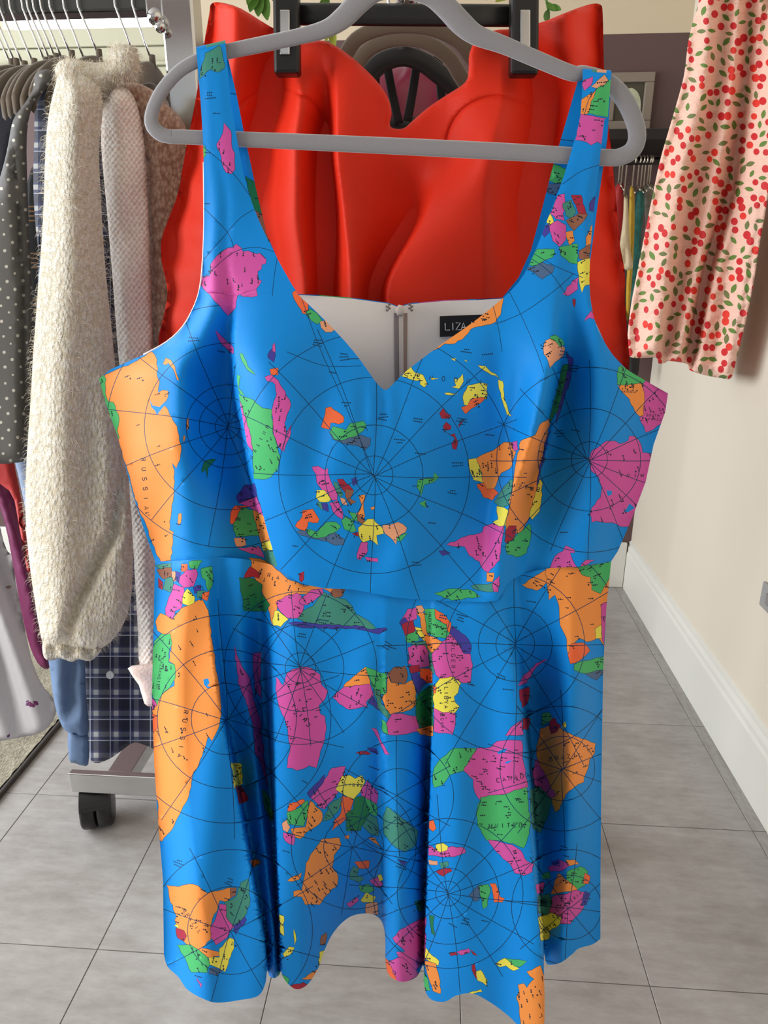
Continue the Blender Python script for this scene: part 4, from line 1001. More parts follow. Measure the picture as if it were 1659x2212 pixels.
poleS = (polar(649, 1443, (33, 94, 165), 14, 170, 0.1) + polar(1113, 1392, (42, 80, 150, 235), 12, 300, 0.0) + polar(968, 1930, (27, 55, 110, 162), 14, 215, 0.1)
         + polar(490, 1553, (77, 150, 225), 10, 260, 0.25) + polar(500, 2010, (95, 175), 8, 200, 0.3) + polar(764, 1829, (65, 135), 8, 150, 0.2) + polar(1215, 1660, (70, 135), 10, 170, 0.3)
         + polar(860, 1720, (60, 120), 6, 130, 0.5) + polar(1230, 1960, (70, 125), 8, 140, 0.1))
WS = [word('RUSSIA', 395, 1585, 9, 98, 19), word('CHINA', 650, 1545, 8, 232, 13), word('ALGERIA', 979, 1428, 8, 90, 12, 1.5), word('LIBYA', 964, 1507, 8, 90, 10, 1.6), word('EGYPT', 955, 1562, 6, 90, 8, 1.4),
      word('CANADA', 1108, 1680, 9, -10, 13, 1.7), word('UNITED', 1092, 1783, 9, -2, 13, 1.7), word('BRAZIL', 1222, 1635, 9, -8, 13, 1.6), word('LIBYA', 764, 1696, 6, 5, 8, 1.3), word('ALGERIA', 1235, 1945, 6, -40, 8, 1.3),
      word('LIBYA', 1182, 2005, 6, -30, 8, 1.3), word('BRAZIL', 415, 1990, 7, 55, 11, 1.4), word('KAZAKHSTAN', 345, 1455, 6, 100, 7, 1.2), word('MAURITANIA', 929, 1345, 6, 90, 4.5, 1.2), word('NIGER', 1212, 1905, 5, -40, 6, 1.1), word('BRAZIL', 610, 1250, 8, 15, 20, 1.5), word('INDIA', 690, 1890, 6, 95, 8, 1.2)]
WS = WS[:-1]
prints_s = make_print([(None, landsS)], poleS, WS, 9)
sea_s = sea_names([(840, 1390), (850, 1400), (655, 1370), (700, 1340), (1000, 1330), (1085, 1460), (1100, 1490), (1020, 1480), (810, 1660), (1220, 1830), (1225, 1850), (390, 1860), (660, 1690), (980, 2000), (1010, 1985), (1050, 1990), (430, 2110), (870, 1870), (1260, 2060), (1150, 1300), (960, 1330), (620, 1840), (500, 1900), (1180, 1560)], 0.3, 8)
prints_s += [(PI['d'], q) for q in sea_s]
ex = []
yy = np.arange(1240, 2240, 9.0)
for k in range(fS.K.shape[1]):
    xk = pchip(fS.ys, fS.K[:, k, 0], yy)
    for o in (-4.5, -2, 0, 2, 4.5): ex.append(np.stack([xk + o, yy], 1))
skirt = cloth('skirt_front', skirt_out, skirt_depth, DM, prints_s, 7.5, [], DRESS, seed=3, extra=np.concatenate(ex))

# ---- back of the dress: printed outside, white lining inside
LIN = mat('dress_lining_white', (250, 243, 235), rough=0.7, bump=0.08, bscale=700, sheen=0.1)
back_top = P('645,637 700,640 760,645 840,656 862,664 884,657 960,650 1030,648 1085,645')
lin_out = np.concatenate([back_top, P('1143,600 1270,640 1283,690 1315,760 1360,806 1436,852 1430,890 1405,970 1360,1110 1318,1205 1080,1240 830,1250 600,1225 340,1208 300,1090 262,950 222,825 300,775 365,742 420,672 440,640 560,590')])
def back_depth(x, y, off=0.0):
    u = np.clip((x - 330) / 990, 0, 1)
    return D0 + 0.063 + 0.016 * np.sin(math.pi * u) ** 0.6 + off + 0.0025 * np.sin(x / 46) * np.clip((y - 660) / 100, 0, 1)
cloth('bodice_lining', lin_out, lambda x, y: back_depth(x, y), [LIN], (), 16, (), DRESS, seed=4)
cloth('bodice_back', lin_out + np.array([0, -2.0]), lambda x, y: back_depth(x, y, 0.003), DM, make_print([(None, [('p', P('905,630 1010,630 1010,700 905,700')), ('g', P('690,625 760,625 760,680 690,680')), ('n', P('1030,630 1080,620 1080,660 1030,660'))])], [], [], 3), 16, (), DRESS, seed=5)
sb = np.array(skirt_out)
sb_out = np.concatenate([P('340,1212 600,1225 850,1250 1080,1240 1315,1214 1300,1500 1296,1800 1290,1990 1100,2000 830,1940 600,1990 365,2000 352,1850 334,1500')])
cloth('skirt_back', sb_out, lambda x, y: D0 + 0.06 + np.clip((y - 1220) / 300, 0, 1) * 0.045 + np.clip((y - 1220) / 700, 0, 1) * (0.06 + 0.022 * np.sin(x / 62)), DM, (), 18, (), DRESS, seed=6)
bsL = P('426,104 488,93 493,127 512,210 527,286 553,407 576,505 612,588 648,640 600,640 540,600 500,500 470,350 440,230')
bsR = P('1249,172 1259,150 1322,156 1312,300 1290,450 1270,600 1180,640 1082,647 1120,600 1147,541 1170,455 1194,360 1222,265')
bk = lambda x, y: D0 + 0.009 + 0.06 * np.clip((y - 380) / 260, 0, 1)
cloth('back_strap', bsL, bk, DM, make_print([(None, [('x', P('530,380 560,400 600,520 560,520')), ('w', P('545,450 575,470 585,520 560,520'))])], [ribbon(P('486,200 520,205'), 1.7)], [], 4), 8, (), DRESS, seed=7)
cloth('back_strap', bsR, bk, DM, make_print([(None, [('g', P('1190,350 1226,366 1216,398 1180,390')), ('s', P('1175,396 1215,398 1200,420 1165,412'))])], [ribbon(P('1190,345 1240,330'), 1.7), ribbon(P('1205,300 1240,305'), 1.7)], [], 4), 8, (), DRESS, seed=8)
def strap_top(x0, y0, x1, y1, cols):
    V = []; Fc = []; mi = []
    n = 12; prof = [(D0 - 0.0092, 0), (D0 - 0.0088, -3.5), (D0 - 0.005, -6), (D0, -7), (D0 + 0.005, -6), (D0 + 0.009, 0), (D0 + 0.0095, 6)]
    for i in range(n + 1):
        t = i / n
        for Dd, dy in prof: V.append(U(x0 + (x1 - x0) * t, y0 + (y1 - y0) * t + dy + 0.5, Dd))
    m_ = len(prof)
    for i in range(n):
        for j in range(m_ - 1):
            Fc.append((i * m_ + j, i * m_ + j + 1, (i + 1) * m_ + j + 1, (i + 1) * m_ + j)); mi.append(PI[cols[min(len(cols) - 1, int(i / n * len(cols)))]])
    obj('strap_fold', mesh_np('strap_fold', V, Fc, True, mi), DRESS, DM)
strap_top(424, 108, 487, 93, 'bbtttt'); strap_top(1259, 154, 1320, 158, 'bbtkkb')
# white facing that peeks out along the left armhole
arm_line = smooth_poly(arm_l[::-1][3:-1], 3, False)
tube('armhole_facing', [U1(x, y, D0 + 0.0035 + 0.012 * min(1, max(0, (y - 600) / 60))) for x, y in arm_line], 0.0007, LIN, DRESS, 5)

# zip, hook and eye, brand label inside the neck
ZT = mat('zip_tape_ivory', (222, 212, 204), rough=0.6); ZG = mat('zip_gap_grey', (150, 140, 140), rough=0.6); STEEL = mat('hook_steel', (150, 140, 130), rough=0.3, metal=1.0)
def strip(name, pts, dep, m, parent):
    return cloth(name, P(pts), dep, [m], (), 12, (), parent)
zd = lambda o: (lambda x, y: back_depth(x, y, -o))
strip('zip_guard', '851,676 862,676 864,830 853,850', zd(0.0022), ZG, DRESS)
strip('zip_tape', '861,672 871,672 872,840 863,850', zd(0.0034), ZT, DRESS)
strip('zip_guard', '872,676 880,676 879,820 873,830', zd(0.0022), mat('zip_guard_tan', (170, 145, 130), rough=0.6), DRESS)
fz, bz = puff(P('854,668 861,658 871,660 873,672 870,683 858,683'), back_depth(np.array([862.]), np.array([670.]))[0] - 0.007, 0.0025, 5)
cloth('zip_slider', P('854,668 861,658 871,660 873,672 870,683 858,683'), fz, [ZT], (), 4, (), DRESS, bz)
for x0, s in ((838, 1), (888, -1)):
    for j in range(2):
        q = [U1(x0 + s * (-4 + 9 * t) , 660 + 8 * j + 4 * math.sin(t * 6.28), back_depth(np.array([x0 * 1.]), np.array([662.]))[0] - 0.004) for t in np.linspace(0, 1, 9)]
        tube('hook_and_eye', q, 0.0007, STEEL, DRESS, 5)
LAB = strip('brand_label', '950,683 1075,678 1075,722 950,728', zd(0.004), mat('label_black', (14, 13, 14), rough=0.5), DRESS)
tag(LAB, 'black woven brand label with white lettering')
LW = mat('label_white', (225, 225, 225), rough=0.5)
for q in word('LIZA', 984, 705, 15, -1.5, 11.5, 2.0) + word('L', 1024, 703, 15, -1.5, 11.5, 2.0):
    cloth('label_lettering', q, zd(0.0052), [LW], (), 6, (), LAB)
# ================================================================ hangers, the red dress and the rolling rack
VEL = mat('velvet_grey', (136, 135, 140), rough=0.85, sheen=0.6, bump=0.25, bscale=1500)
VELT = mat('velvet_taupe', (104, 92, 78), rough=0.9, sheen=0.5, bump=0.2, bscale=1500)
CHROME = mat('chrome', (205, 205, 205), rough=0.14, metal=1.0)
PLK = mat('black_plastic', (14, 13, 13), rough=0.4)
def bar_loop(name, line, widths, D, dep, m, parent, closed=True):
    """flat bar with rounded edges swept along a traced line; widths in photo pixels, dep in metres"""
    L = np.asarray(line, float); n = len(L)
    if closed: t = np.roll(L, -1, 0) - np.roll(L, 1, 0)
    else: t = np.gradient(L, axis=0)
    t /= np.hypot(t[:, 0], t[:, 1])[:, None]; nr = np.stack([-t[:, 1], t[:, 0]], 1)
    w = np.asarray(widths, float)[:, None] / 2
    prof = [(1, 0), (.93, .62), (.7, .95), (0, 1), (-.7, .95), (-.93, .62), (-1, 0), (-.93, -.62), (-.7, -.95), (0, -1), (.7, -.95), (.93, -.62)]
    V = []; Fc = []; m_ = len(prof)
    for o, d in prof:
        q = L + nr * w * o; V.append(U(q[:, 0], q[:, 1], D - d * dep / 2 + 0 * q[:, 0]))
    V = np.stack(V, 1).reshape(-1, 3)
    for i in range(n if closed else n - 1):
        j = (i + 1) % n
        for k in range(m_): Fc.append((i * m_ + k, i * m_ + (k + 1) % m_, j * m_ + (k + 1) % m_, j * m_ + k))
    if not closed: Fc += [tuple(range(m_)), tuple((n - 1) * m_ + k for k in range(m_))[::-1]]
    me = mesh_np(name, V, Fc); bm = bmesh.new(); bm.from_mesh(me); bmesh.ops.recalc_face_normals(bm, faces=bm.faces); bm.to_mesh(me); bm.free()
    return obj(name, me, parent, m)
def resample(pw, k=5, closed=True):
    s = smooth_poly(pw, k, closed); return s[:, :2], s[:, 2]
# --- grey velvet hanger of the map dress
HG = thing('velvet_hanger', 'light grey velvet hanger with a trouser bar carrying the map dress', 'hanger', U1(860, -20, D0))
loop = np.array([[400, 296, 32], [620, 305, 35], [860, 316, 37], [1100, 328, 38], [1300, 340, 37], [1345, 337, 38], [1370, 318, 38], [1376, 285, 40], [1362, 240, 42], [1338, 200, 42], [1305, 172, 38], [1262, 156, 30], [1235, 158, 36], [1160, 128, 38],
                 [1090, 98, 40], [1030, 76, 46], [998, 52, 52], [968, 20, 52], [935, -8, 50], [895, -22, 48], [850, -26, 48], [808, -18, 48], [772, 8, 50], [742, 38, 48], [705, 62, 40], [640, 80, 36], [560, 97, 36], [480, 114, 34], [425, 132, 32], [385, 156, 30], [350, 196, 30], [330, 238, 30], [328, 268, 31], [345, 288, 32], [368, 295, 31]])
xy, ww = resample(loop)
bar_loop('body', xy, ww, D0, 0.0085, VEL, HG)
hk = [U1(858, -28, D0)]
top = hk[0].z
for t in np.linspace(0, 1, 18):
    a = math.radians(-90 + 250 * t) if False else 0
pz = top + .045
hook = [hk[0], hk[0] + Vector((0, 0, .03))] + [Vector((hk[0].x + .02 * math.sin(a) * RGT[0] * 1.0, hk[0].y + .02 * math.sin(a) * RGT[1], pz + .022 - .022 * math.cos(a))) for a in np.linspace(0.0, -4.3, 14)]
tube('hook', hook, .0019, CHROME, HG, 8)
# rail both dresses hang from: it ends above the frame and runs back to the rolling rack
ZR = pz + .022 + .0205 - .0125
# --- black clip hanger
DR = 0.84
CH = thing('clip_hanger', 'black plastic skirt hanger with two metal-sprung clips gripping the red dress', 'hanger', U1(870, 30, DR - .02))
bar_loop('bar', np.array([[600., 30], [700, 31], [860, 32], [1000, 33], [1160, 34]]), [50] * 5, DR - .028, .012, PLK, CH, False)
box_px = lambda name, x0, y0, x1, y1, Df, Db, m, parent, bev: px_box(name, x0, y0, x1, y1, Df, Db, m, parent, bev)
def px_box(name, x0, y0, x1, y1, Df, Db, m, parent, bev=.002, lean=0.0):
    """bevelled block whose front face covers the traced rectangle at distance Df"""
    c = [U(x, y, Df) for x, y in ((x0 + lean, y1), (x1 + lean, y1), (x1, y0), (x0, y0))]
    dv = FWD * (Db - Df)
    bm = bmesh.new(); vs = [bm.verts.new(p) for p in c] + [bm.verts.new(p + dv) for p in c]
    for f in ((0, 1, 2, 3), (7, 6, 5, 4), (0, 4, 5, 1), (1, 5, 6, 2), (2, 6, 7, 3), (3, 7, 4, 0)): bm.faces.new([vs[i] for i in f])
    if bev: bmesh.ops.bevel(bm, geom=list(bm.edges), offset=bev, segments=2, profile=.5, affect='EDGES')
    return obj(name, bm_mesh(name, bm), parent, m)
for x0, x1, s in ((588, 644, 1), (1106, 1166, 1)):
    cl = px_box('clip', x0, -40, x1, 158 if x0 < 900 else 160, DR - .052, DR - .032, PLK, CH, .003, -2 if x0 > 900 else 3)
    xm = (x0 + x1) / 2
    px_box('spring', xm - 12, 20, xm + 10, 118, DR - .0545, DR - .050, CHROME, cl, .001)
    px_box('jaw', x0 + 6, 40, x1 - 6, 158, DR + .018, DR + .026, PLK, cl, .002)
hz = U1(868, 5, DR - .028)
hookz = [Vector((hz.x, hz.y, hz.z)), Vector((hz.x, hz.y, ZR - .01))] + [Vector((hz.x + .018 * math.sin(a), hz.y, ZR + .005 - .018 * math.cos(a))) for a in np.linspace(0.3, -4.2, 14)]
tube('hook', [hookz[0]] + hookz[2:], .0022, CHROME, CH, 8)
# --- red dress
RED = mat('red_crepe', (222, 48, 24), rough=0.55, sheen=0.0, bump=0.12, bscale=1100, spec=.2)
RD = thing('red_dress', 'bright red strapless dress with gathered bust clipped behind the map dress', 'dress', U1(850, 1650, DR))
red_out = smooth_poly(P('452,30 456,9 475,5 520,18 585,58 645,85 700,88 745,112 790,150 822,185 840,215 846,245 842,268 850,277 872,277 890,262 925,232 965,205 1005,178 1012,150 1014,115 1030,85 1065,66 1110,62 1170,48 1230,24 1275,9 1297,10 1302,30 1304,120 1308,200 1318,300 1330,420 1338,520 1350,590 1350,650 1357,740 1358,800 1330,880 1300,1000 1260,1150 1250,1300 1230,1440 1150,1480 860,1490 560,1480 450,1440 420,1300 400,1150 370,950 342,760 352,690 362,630 350,570 348,520 365,470 385,415 400,330 418,240 432,160 440,100'), 3)
fR = folds([
 (-20, '450,-1 510,2 592,0 640,0 690,.2 720,.5 850,0 1030,.5 1080,.2 1140,0 1230,2 1305,-1'),
 (90, '440,-1 510,2 592,-.6 640,0 690,.8 725,1.0 850,0 1030,1.2 1080,.4 1140,-.4 1230,2 1305,-1'),
 (200, '420,-1 500,1.4 590,-2.0 650,1.8 705,.4 728,2.2 850,.2 960,1 1080,2.2 1185,-2 1240,.8 1310,-1'),
 (320, '405,-1 490,.6 560,-2.0 640,2.2 708,-2 728,2.6 868,.5 965,.8 1060,3.2 1170,-2 1230,.6 1320,-1'),
 (450, '375,-1 455,.6 560,-1.0 640,2 713,-3 742,2.2 899,-1.0 924,1.5 1040,2.8 1150,-2 1240,.6 1338,-1'),
 (640, '345,-1 450,.6 570,-1.4 660,1.5 700,-2 760,2 815,-2.2 837,1.5 1040,2 1150,-1 1250,1 1354,-1'),
 (1100, '365,-1 480,.5 570,-1 660,1.5 700,-2 760,2 820,-2.5 860,1.5 1040,2 1130,-1 1200,1 1300,-1'),
 (1750, '385,-1 480,.5 570,-1 660,1.5 700,-2 760,2 820,-2.5 860,1.5 1040,2 1130,-1 1200,1 1290,-1')])
def red_fold(x, y):
    d = fR(x, y) + .16 * np.sin((x - .5 * y) / 26) * np.clip((y - 420) / 100, 0, 1) * (np.abs(x - 850) > 330)
    # stitched seam lines dip a little
    for c, r0 in (((600, 300), 108), ((1075, 320), 112)):
        rr_ = np.hypot(x - c[0], (y - c[1]) * 1.0)
        d = d - .22 * np.exp(-((rr_ - r0) / 3.2) ** 2) * (y < c[1])
    return d
rf, rb = puff(red_out, DR, .003, 5, .012, lambda x, y: 1.55 * red_fold(x, y) + .18 * np.sin((x * .8 + y * .35) / 15 + 1.5 * np.sin(y / 60)) * np.exp(-((y - 215) / 90) ** 2) + .16 * np.sin((x * .3 - y * .9) / 14 + np.sin(x / 40)) * np.clip((np.abs(x - 850) - 360) / 60, 0, 1))
ex = []
yy = np.arange(0, 1000, 8.0)
for k in range(fR.K.shape[1]):
    xk = pchip(fR.ys, fR.K[:, k, 0], yy)
    for o in (-5, -2, 2, 5): ex.append(np.stack([xk + o, yy], 1))
for c, r0 in (((600, 300), 108), ((1075, 320), 112)):
    for o in (-5, -2.5, 0, 2.5, 5):
        t = np.linspace(math.pi, 2 * math.pi, 90); ex.append(np.stack([c[0] + (r0 + o) * np.cos(t), c[1] + (r0 + o) * np.sin(t)], 1))
cloth('gown', red_out, rf, [RED], (), 9, (), RD, rb, 11, np.concatenate(ex))
# --- more hangers behind it on the same rail
def back_hanger(D, line, w, m, label, dep=.007):
    h = thing('velvet_hanger' if m is VELT else 'plastic_hanger', label, 'hanger', U1(865, 80, D))
    L = smooth_poly(P(line), 5, False); bar_loop('body', L, [w] * len(L), D, dep, m, h, False)
    c = U1(868, float(L[:, 1].min()), D)
    tube('hook', [c, Vector((c.x, c.y, ZR - .02))] + [Vector((c.x + .016 * math.sin(a), c.y, ZR + .003 - .016 * math.cos(a))) for a in np.linspace(0.2, -4.0, 12)], .0019, CHROME, h, 6)
    return h
back_hanger(0.90, '560,300 660,220 735,135 770,85 820,62 870,56 930,62 990,90 1030,140 1110,220 1200,300', 34, VELT, 'taupe velvet hanger just behind the black skirt hanger')
back_hanger(0.955, '560,330 660,250 745,170 790,112 830,90 870,84 920,92 970,125 1015,190 1110,260 1200,330', 34, VELT, 'taupe velvet hanger second behind the black skirt hanger, lower arch')
back_hanger(1.02, '560,300 700,230 790,165 825,135 870,122 915,135 955,165 1040,230 1200,300', 44, PLK, 'wide black hanger holding the strappy black top')
BT = thing('strappy_top', 'black top with a deep V of narrow straps hanging behind the red dress', 'top', U1(860, 330, 1.05))
KN = mat('black_jersey', (9, 9, 10), rough=.8)
for a_, b_ in (((832, 120), (862, 268)), ((903, 120), (880, 262)), ((946, 120), (958, 250)), ((810, 120), (812, 250))):
    s = smooth_poly(np.array([a_, ((a_[0] + b_[0]) / 2, (a_[1] + b_[1]) / 2 + 6), b_], float), 4, False)
    bar_loop('strap', s, [19] * len(s), 1.045, .004, KN, BT, False)
fo = P('800,250 850,255 868,262 885,255 970,240 1010,420 1000,700 740,700 760,420'); ff, fb = puff(fo, 1.06, .02, 30)
cloth('bodice', fo, ff, [KN], (), 18, (), BT, fb)
mo = smooth_poly(P('640,260 720,200 790,150 830,140 900,140 960,135 1010,170 1090,230 1130,420 1160,900 1150,1250 580,1250 600,700 620,420'), 3)
ff, fb = puff(mo, 1.16, .03, 60, None, lambda x, y: wav(x, y, 1.0, 32, 160))
MG = cloth('magenta_blouse', mo, ff, [mat('magenta_satin', (128, 18, 58), rough=.4, sheen=.2)], (), 14, (), None, fb)
tag(MG, 'magenta satin blouse glimpsed between black straps behind the red dress', 'blouse')
# --- rolling rack: chrome foot bar with caster, long bar, post and top rail
RK = thing('rolling_rack', 'chrome rolling garment rack with black casters standing behind the dresses', 'garment rack', (0, 1.4, 0))
DC = 1.35
g0 = on_floor(200, 1795)
x_l = float(U(150, 1690, DC)[0]); yb_ = float(U(150, 1690, DC)[1])
zt = float(U(160, 1672, DC)[2]); zb_ = float(U(160, 1712, DC)[2])
yb_ = float(U(160, 1700, DC)[1])
XC = float(U(868, 5, DR)[0])
XE = float(U(1235, 1690, DC)[0])
box('foot_bar', (x_l, yb_, zb_), (XE, yb_ + .018, zt), CHROME, RK, .002)
box('foot_bar', (x_l, 2.35, zb_), (XE, 2.395, zt), CHROME, RK, .002)
lx = float(U(275, 1665, DC + .05)[0])
box('long_bar', (lx - .028, yb_ + .019, zb_ + .008), (lx + .028, 2.349, zt - .004), CHROME, RK, .002)
box('post', (XC - .02, yb_ + .046, zt - .02), (XC + .02, yb_ + .086, ZR - .0), CHROME, RK, .003)
tube('top_rail', [(float(hook[0].x) + .0, .55, ZR), (XC, 1.0, ZR), (XC, 2.38, ZR)], .0125, CHROME, RK, 12)
box('post', (XC - .02, 2.352, zt - .02), (XC + .02, 2.392, ZR), CHROME, RK, .003)
def caster(cx, cy, m=PLK):
    z = zb_; r = z * .47
    ca = obj('caster', tube_mesh('caster', [(cx, cy + .0, z - .001), (cx, cy, z * .74)], .011, 10), RK, mat('caster_stem', (40, 38, 36), rough=.4, metal=.5))
    ax = Vector((math.cos(.35), math.sin(.35), 0))
    for s in (-1, 1):
        prof = [(-.5, .90), (-.42, 1.0), (.30, 1.0), (.46, .93), (.5, .80), (.5, .0)]
        V = []; Fc = []; n = 28; wd = .034; c0 = Vector((cx, cy + .012, r + .0005)) + ax * s * .0185
        u = Vector((-ax.y, ax.x, 0))
        for (t, rr_) in prof:
            for k in range(n):
                a = 2 * math.pi * k / n; V.append(c0 + ax * (s * t * wd) + (u * math.cos(a) + Vector((0, 0, 1)) * math.sin(a)) * r * rr_)
        for i in range(len(prof) - 1):
            for k in range(n): Fc.append((i * n + k, i * n + (k + 1) % n, (i + 1) * n + (k + 1) % n, (i + 1) * n + k))
        Fc.append(tuple(range(n)))
        me = mesh_np('wheel', [tuple(v) for v in V], Fc); bm = bmesh.new(); bm.from_mesh(me); bmesh.ops.remove_doubles(bm, verts=bm.verts, dist=1e-5); bmesh.ops.recalc_face_normals(bm, faces=bm.faces); bm.to_mesh(me); bm.free()
        obj('wheel', me, ca, m)
    # hood over the two wheels
    V = []; Fc = []; n = 14
    for i in range(n + 1):
        a = math.radians(5 + 150 * i / n)
        for t in (-.036, .036):
            for rr_ in (1.05, 1.14):
                V.append(Vector((cx, cy + .012, r)) + ax * t * .9 + (Vector((-ax.y, ax.x, 0)) * math.cos(a) + Vector((0, 0, 1)) * math.sin(a)) * r * rr_)
    for i in range(n):
        b, c = 4 * i, 4 * (i + 1)
        for k in ((0, 1), (1, 3), (3, 2), (2, 0)): Fc.append((b + k[0], b + k[1], c + k[1], c + k[0]))
    Fc += [(0, 1, 3, 2), (4 * n, 4 * n + 1, 4 * n + 3, 4 * n + 2)]
    me = mesh_np('hood', [tuple(v) for v in V], Fc, False); bm = bmesh.new(); bm.from_mesh(me); bmesh.ops.recalc_face_normals(bm, faces=bm.faces); bm.to_mesh(me); bm.free()
    obj('hood', me, ca, m)
cxp = float(U(194, 1730, DC)[0])
for cx, cy in ((cxp, yb_ + .02), (XE - (cxp - x_l), yb_ + .02), (cxp, 2.37), (XE - (cxp - x_l), 2.37)): caster(cx, cy)
# ================================================================ clothes on the left rail
def uvnode(q):
    s = q.n('SeparateXYZ'); q.l(q.tc.outputs['UV'], s.inputs[0]); return s.outputs[0], s.outputs[1]
# fuzzy cream knit
def knit(name, c0, c1, bs=1.0):
    q = NT(name, rough=0.95, sheen=0.5)
    mp = q.n('Mapping'); mp.inputs['Scale'].default_value = (1.0, 0.55, 1.0); q.l(q.tc.outputs['UV'], mp.inputs['Vector'])
    v = q.n('TexVoronoi', Scale=150.0); q.l(mp.outputs[0], v.inputs['Vector'])
    n = q.n('TexNoise', Scale=60.0, Detail=5.0, Roughness=.7); q.l(q.tc.outputs['UV'], n.inputs['Vector'])
    n3 = q.n('TexNoise', Scale=420.0, Detail=2.0); q.l(q.tc.outputs['UV'], n3.inputs['Vector'])
    h = q.math('ADD', q.math('SUBTRACT', n.outputs['Fac'], q.math('MULTIPLY', v.outputs['Distance'], .7)), q.math('MULTIPLY', n3.outputs['Fac'], .4))
    cr = q.n('ValToRGB'); q.l(h, cr.inputs[0]); cr.color_ramp.elements[0].position = .15; cr.color_ramp.elements[0].color = srgb(*c0); cr.color_ramp.elements[1].position = .75; cr.color_ramp.elements[1].color = srgb(*c1)
    q.color(cr.outputs[0]); q.bump(h, bs, .006); return q.m
CREAMK = knit('cream_mohair_knit', (222, 210, 184), (253, 250, 240))
def fuzz(src, n, L, m, parent, seed=1, zmin=-9):
    """loose fibres standing off the knit"""
    rng = np.random.default_rng(seed); me = src.data
    nv = len(me.vertices); co = np.zeros(nv * 3, np.float32); me.vertices.foreach_get('co', co); co = co.reshape(-1, 3)
    no = np.array([v.normal[:] for v in me.vertices]); 
    tri = np.array([p.vertices[:3] for p in me.polygons]); a, b, c = co[tri[:, 0]], co[tri[:, 1]], co[tri[:, 2]]
    ar = np.linalg.norm(np.cross(b - a, c - a), axis=1); pick = rng.choice(len(tri), n, p=ar / ar.sum())
    r1, r2 = rng.random(n), rng.random(n); k = r1 + r2 > 1; r1[k], r2[k] = 1 - r1[k], 1 - r2[k]
    p = a[pick] + (b - a)[pick] * r1[:, None] + (c - a)[pick] * r2[:, None]; nn = no[tri[pick, 0]]
    d = nn * .55 + rng.normal(0, .55, (n, 3)) + np.array([0, 0, -.25]); d /= np.linalg.norm(d, axis=1)[:, None]
    ln = L * rng.uniform(.4, 1.3, n)[:, None]; s = np.cross(d, rng.normal(0, 1, (n, 3))); s /= np.linalg.norm(s, axis=1)[:, None]; s *= .00016
    mid = p + d * ln * .5 + nn * ln * .1; tip = p + d * ln + np.array([0, 0, -.3]) * ln
    V = np.stack([p - s, p + s, mid + s * .8, mid - s * .8, tip], 1).reshape(-1, 3); i = np.arange(n) * 5
    Fc = np.stack([i, i + 1, i + 2, i + 3], 1).tolist() + np.stack([i + 3, i + 2, i + 4], 1).tolist()
    o = obj('fuzz', mesh_np('fuzz', V, Fc, False), parent, m); o['kind'] = 'stuff'; return o
def garment(name, label, cat, pieces, D, mats, group=None):
    """pieces: [(part name, outline, thickness, rounding, fold function, extra distance, material)]"""
    t = thing(name, label, cat, U1(*pieces[0][1].mean(0), D), group); res = []
    for nm, o, T, R, fo, dd, m in pieces:
        ff, fb = puff(o, D + dd if not callable(D) else D, T, R, T * .42, fo)
        res.append(cloth(nm, o, ff, [m], (), 10, (), t, fb, 5))
    return t, res
SW = P
DL = 0.88
sl = smooth_poly(P('128,160 118,190 104,255 98,330 95,420 90,520 80,650 72,760 65,880 57,1000 55,1100 62,1200 74,1290 86,1360 98,1392 150,1400 205,1405 240,1385 268,1345 283,1290 287,1220 285,1130 274,1010 262,900 250,800 238,680 226,560 218,430 214,320 222,240 214,190 180,162 150,150'), 3)
bd = smooth_poly(P('126,170 118,150 132,130 160,126 190,134 222,134 234,124 240,102 255,95 280,98 298,116 302,150 290,168 262,176 236,190 200,230 150,215'), 3)
cuff = smooth_poly(P('92,1388 110,1384 150,1390 190,1394 222,1396 214,1412 195,1428 170,1424 155,1430 130,1422 112,1427 95,1420'), 3)
sleeve_fold = lambda x, y: 1.6 * np.exp(-((x - (np.interp(y, [200, 500, 900, 1250], [165, 150, 130, 130]))) / 45) ** 2) - 2.2 * np.exp(-((x - np.interp(y, [200, 600, 1000, 1150, 1290, 1350], [235, 236, 262, 250, 170, 150])) / 14) ** 2) + wav(x, y, .25, 19, 70)
t, (s1, s2, s3) = garment('cream_cardigan', 'fluffy cream mohair cardigan with a balloon sleeve on the left rail', 'cardigan',
    [('sleeve', sl, .035, 60, sleeve_fold, 0, CREAMK), ('shoulder', bd, .02, 30, lambda x, y: wav(x, y, .4, 20, 60), .035, CREAMK),
     ('cuff', cuff, .018, 14, lambda x, y: .9 * np.sin(x / 6.5), .004, CREAMK)], DL, None)
FZ = mat('mohair_fibre', (240, 232, 214), rough=.9, sheen=.3)
fuzz(s1, 9000, .010, FZ, t, 1); fuzz(s2, 2600, .009, FZ, t, 2)
# pale pink tweed jacket
q = NT('pink_tweed', rough=.9, sheen=.4)
u, v = uvnode(q)
nz = q.n('TexNoise', Scale=90.0, Detail=4.0); q.l(q.tc.outputs['UV'], nz.inputs['Vector'])
wx = q.math('ADD', q.math('MULTIPLY', u, 560), q.math('MULTIPLY', nz.outputs['Fac'], 5)); wy = q.math('ADD', q.math('MULTIPLY', v, 420), q.math('MULTIPLY', nz.outputs['Fac'], 6))
hh = q.math('ADD', q.math('MULTIPLY', q.math('SINE', wx), q.math('SINE', wy)), q.math('MULTIPLY', nz.outputs['Fac'], 1.6))
cr = q.n('ValToRGB'); q.l(q.math('MULTIPLY', q.math('ADD', hh, .6), .42), cr.inputs[0]); cr.color_ramp.elements[0].position = .15; cr.color_ramp.elements[0].color = srgb(224, 198, 184); cr.color_ramp.elements[1].position = .8; cr.color_ramp.elements[1].color = srgb(255, 248, 242)
q.color(cr.outputs[0]); q.bump(hh, .45, .004); TWEED = q.m
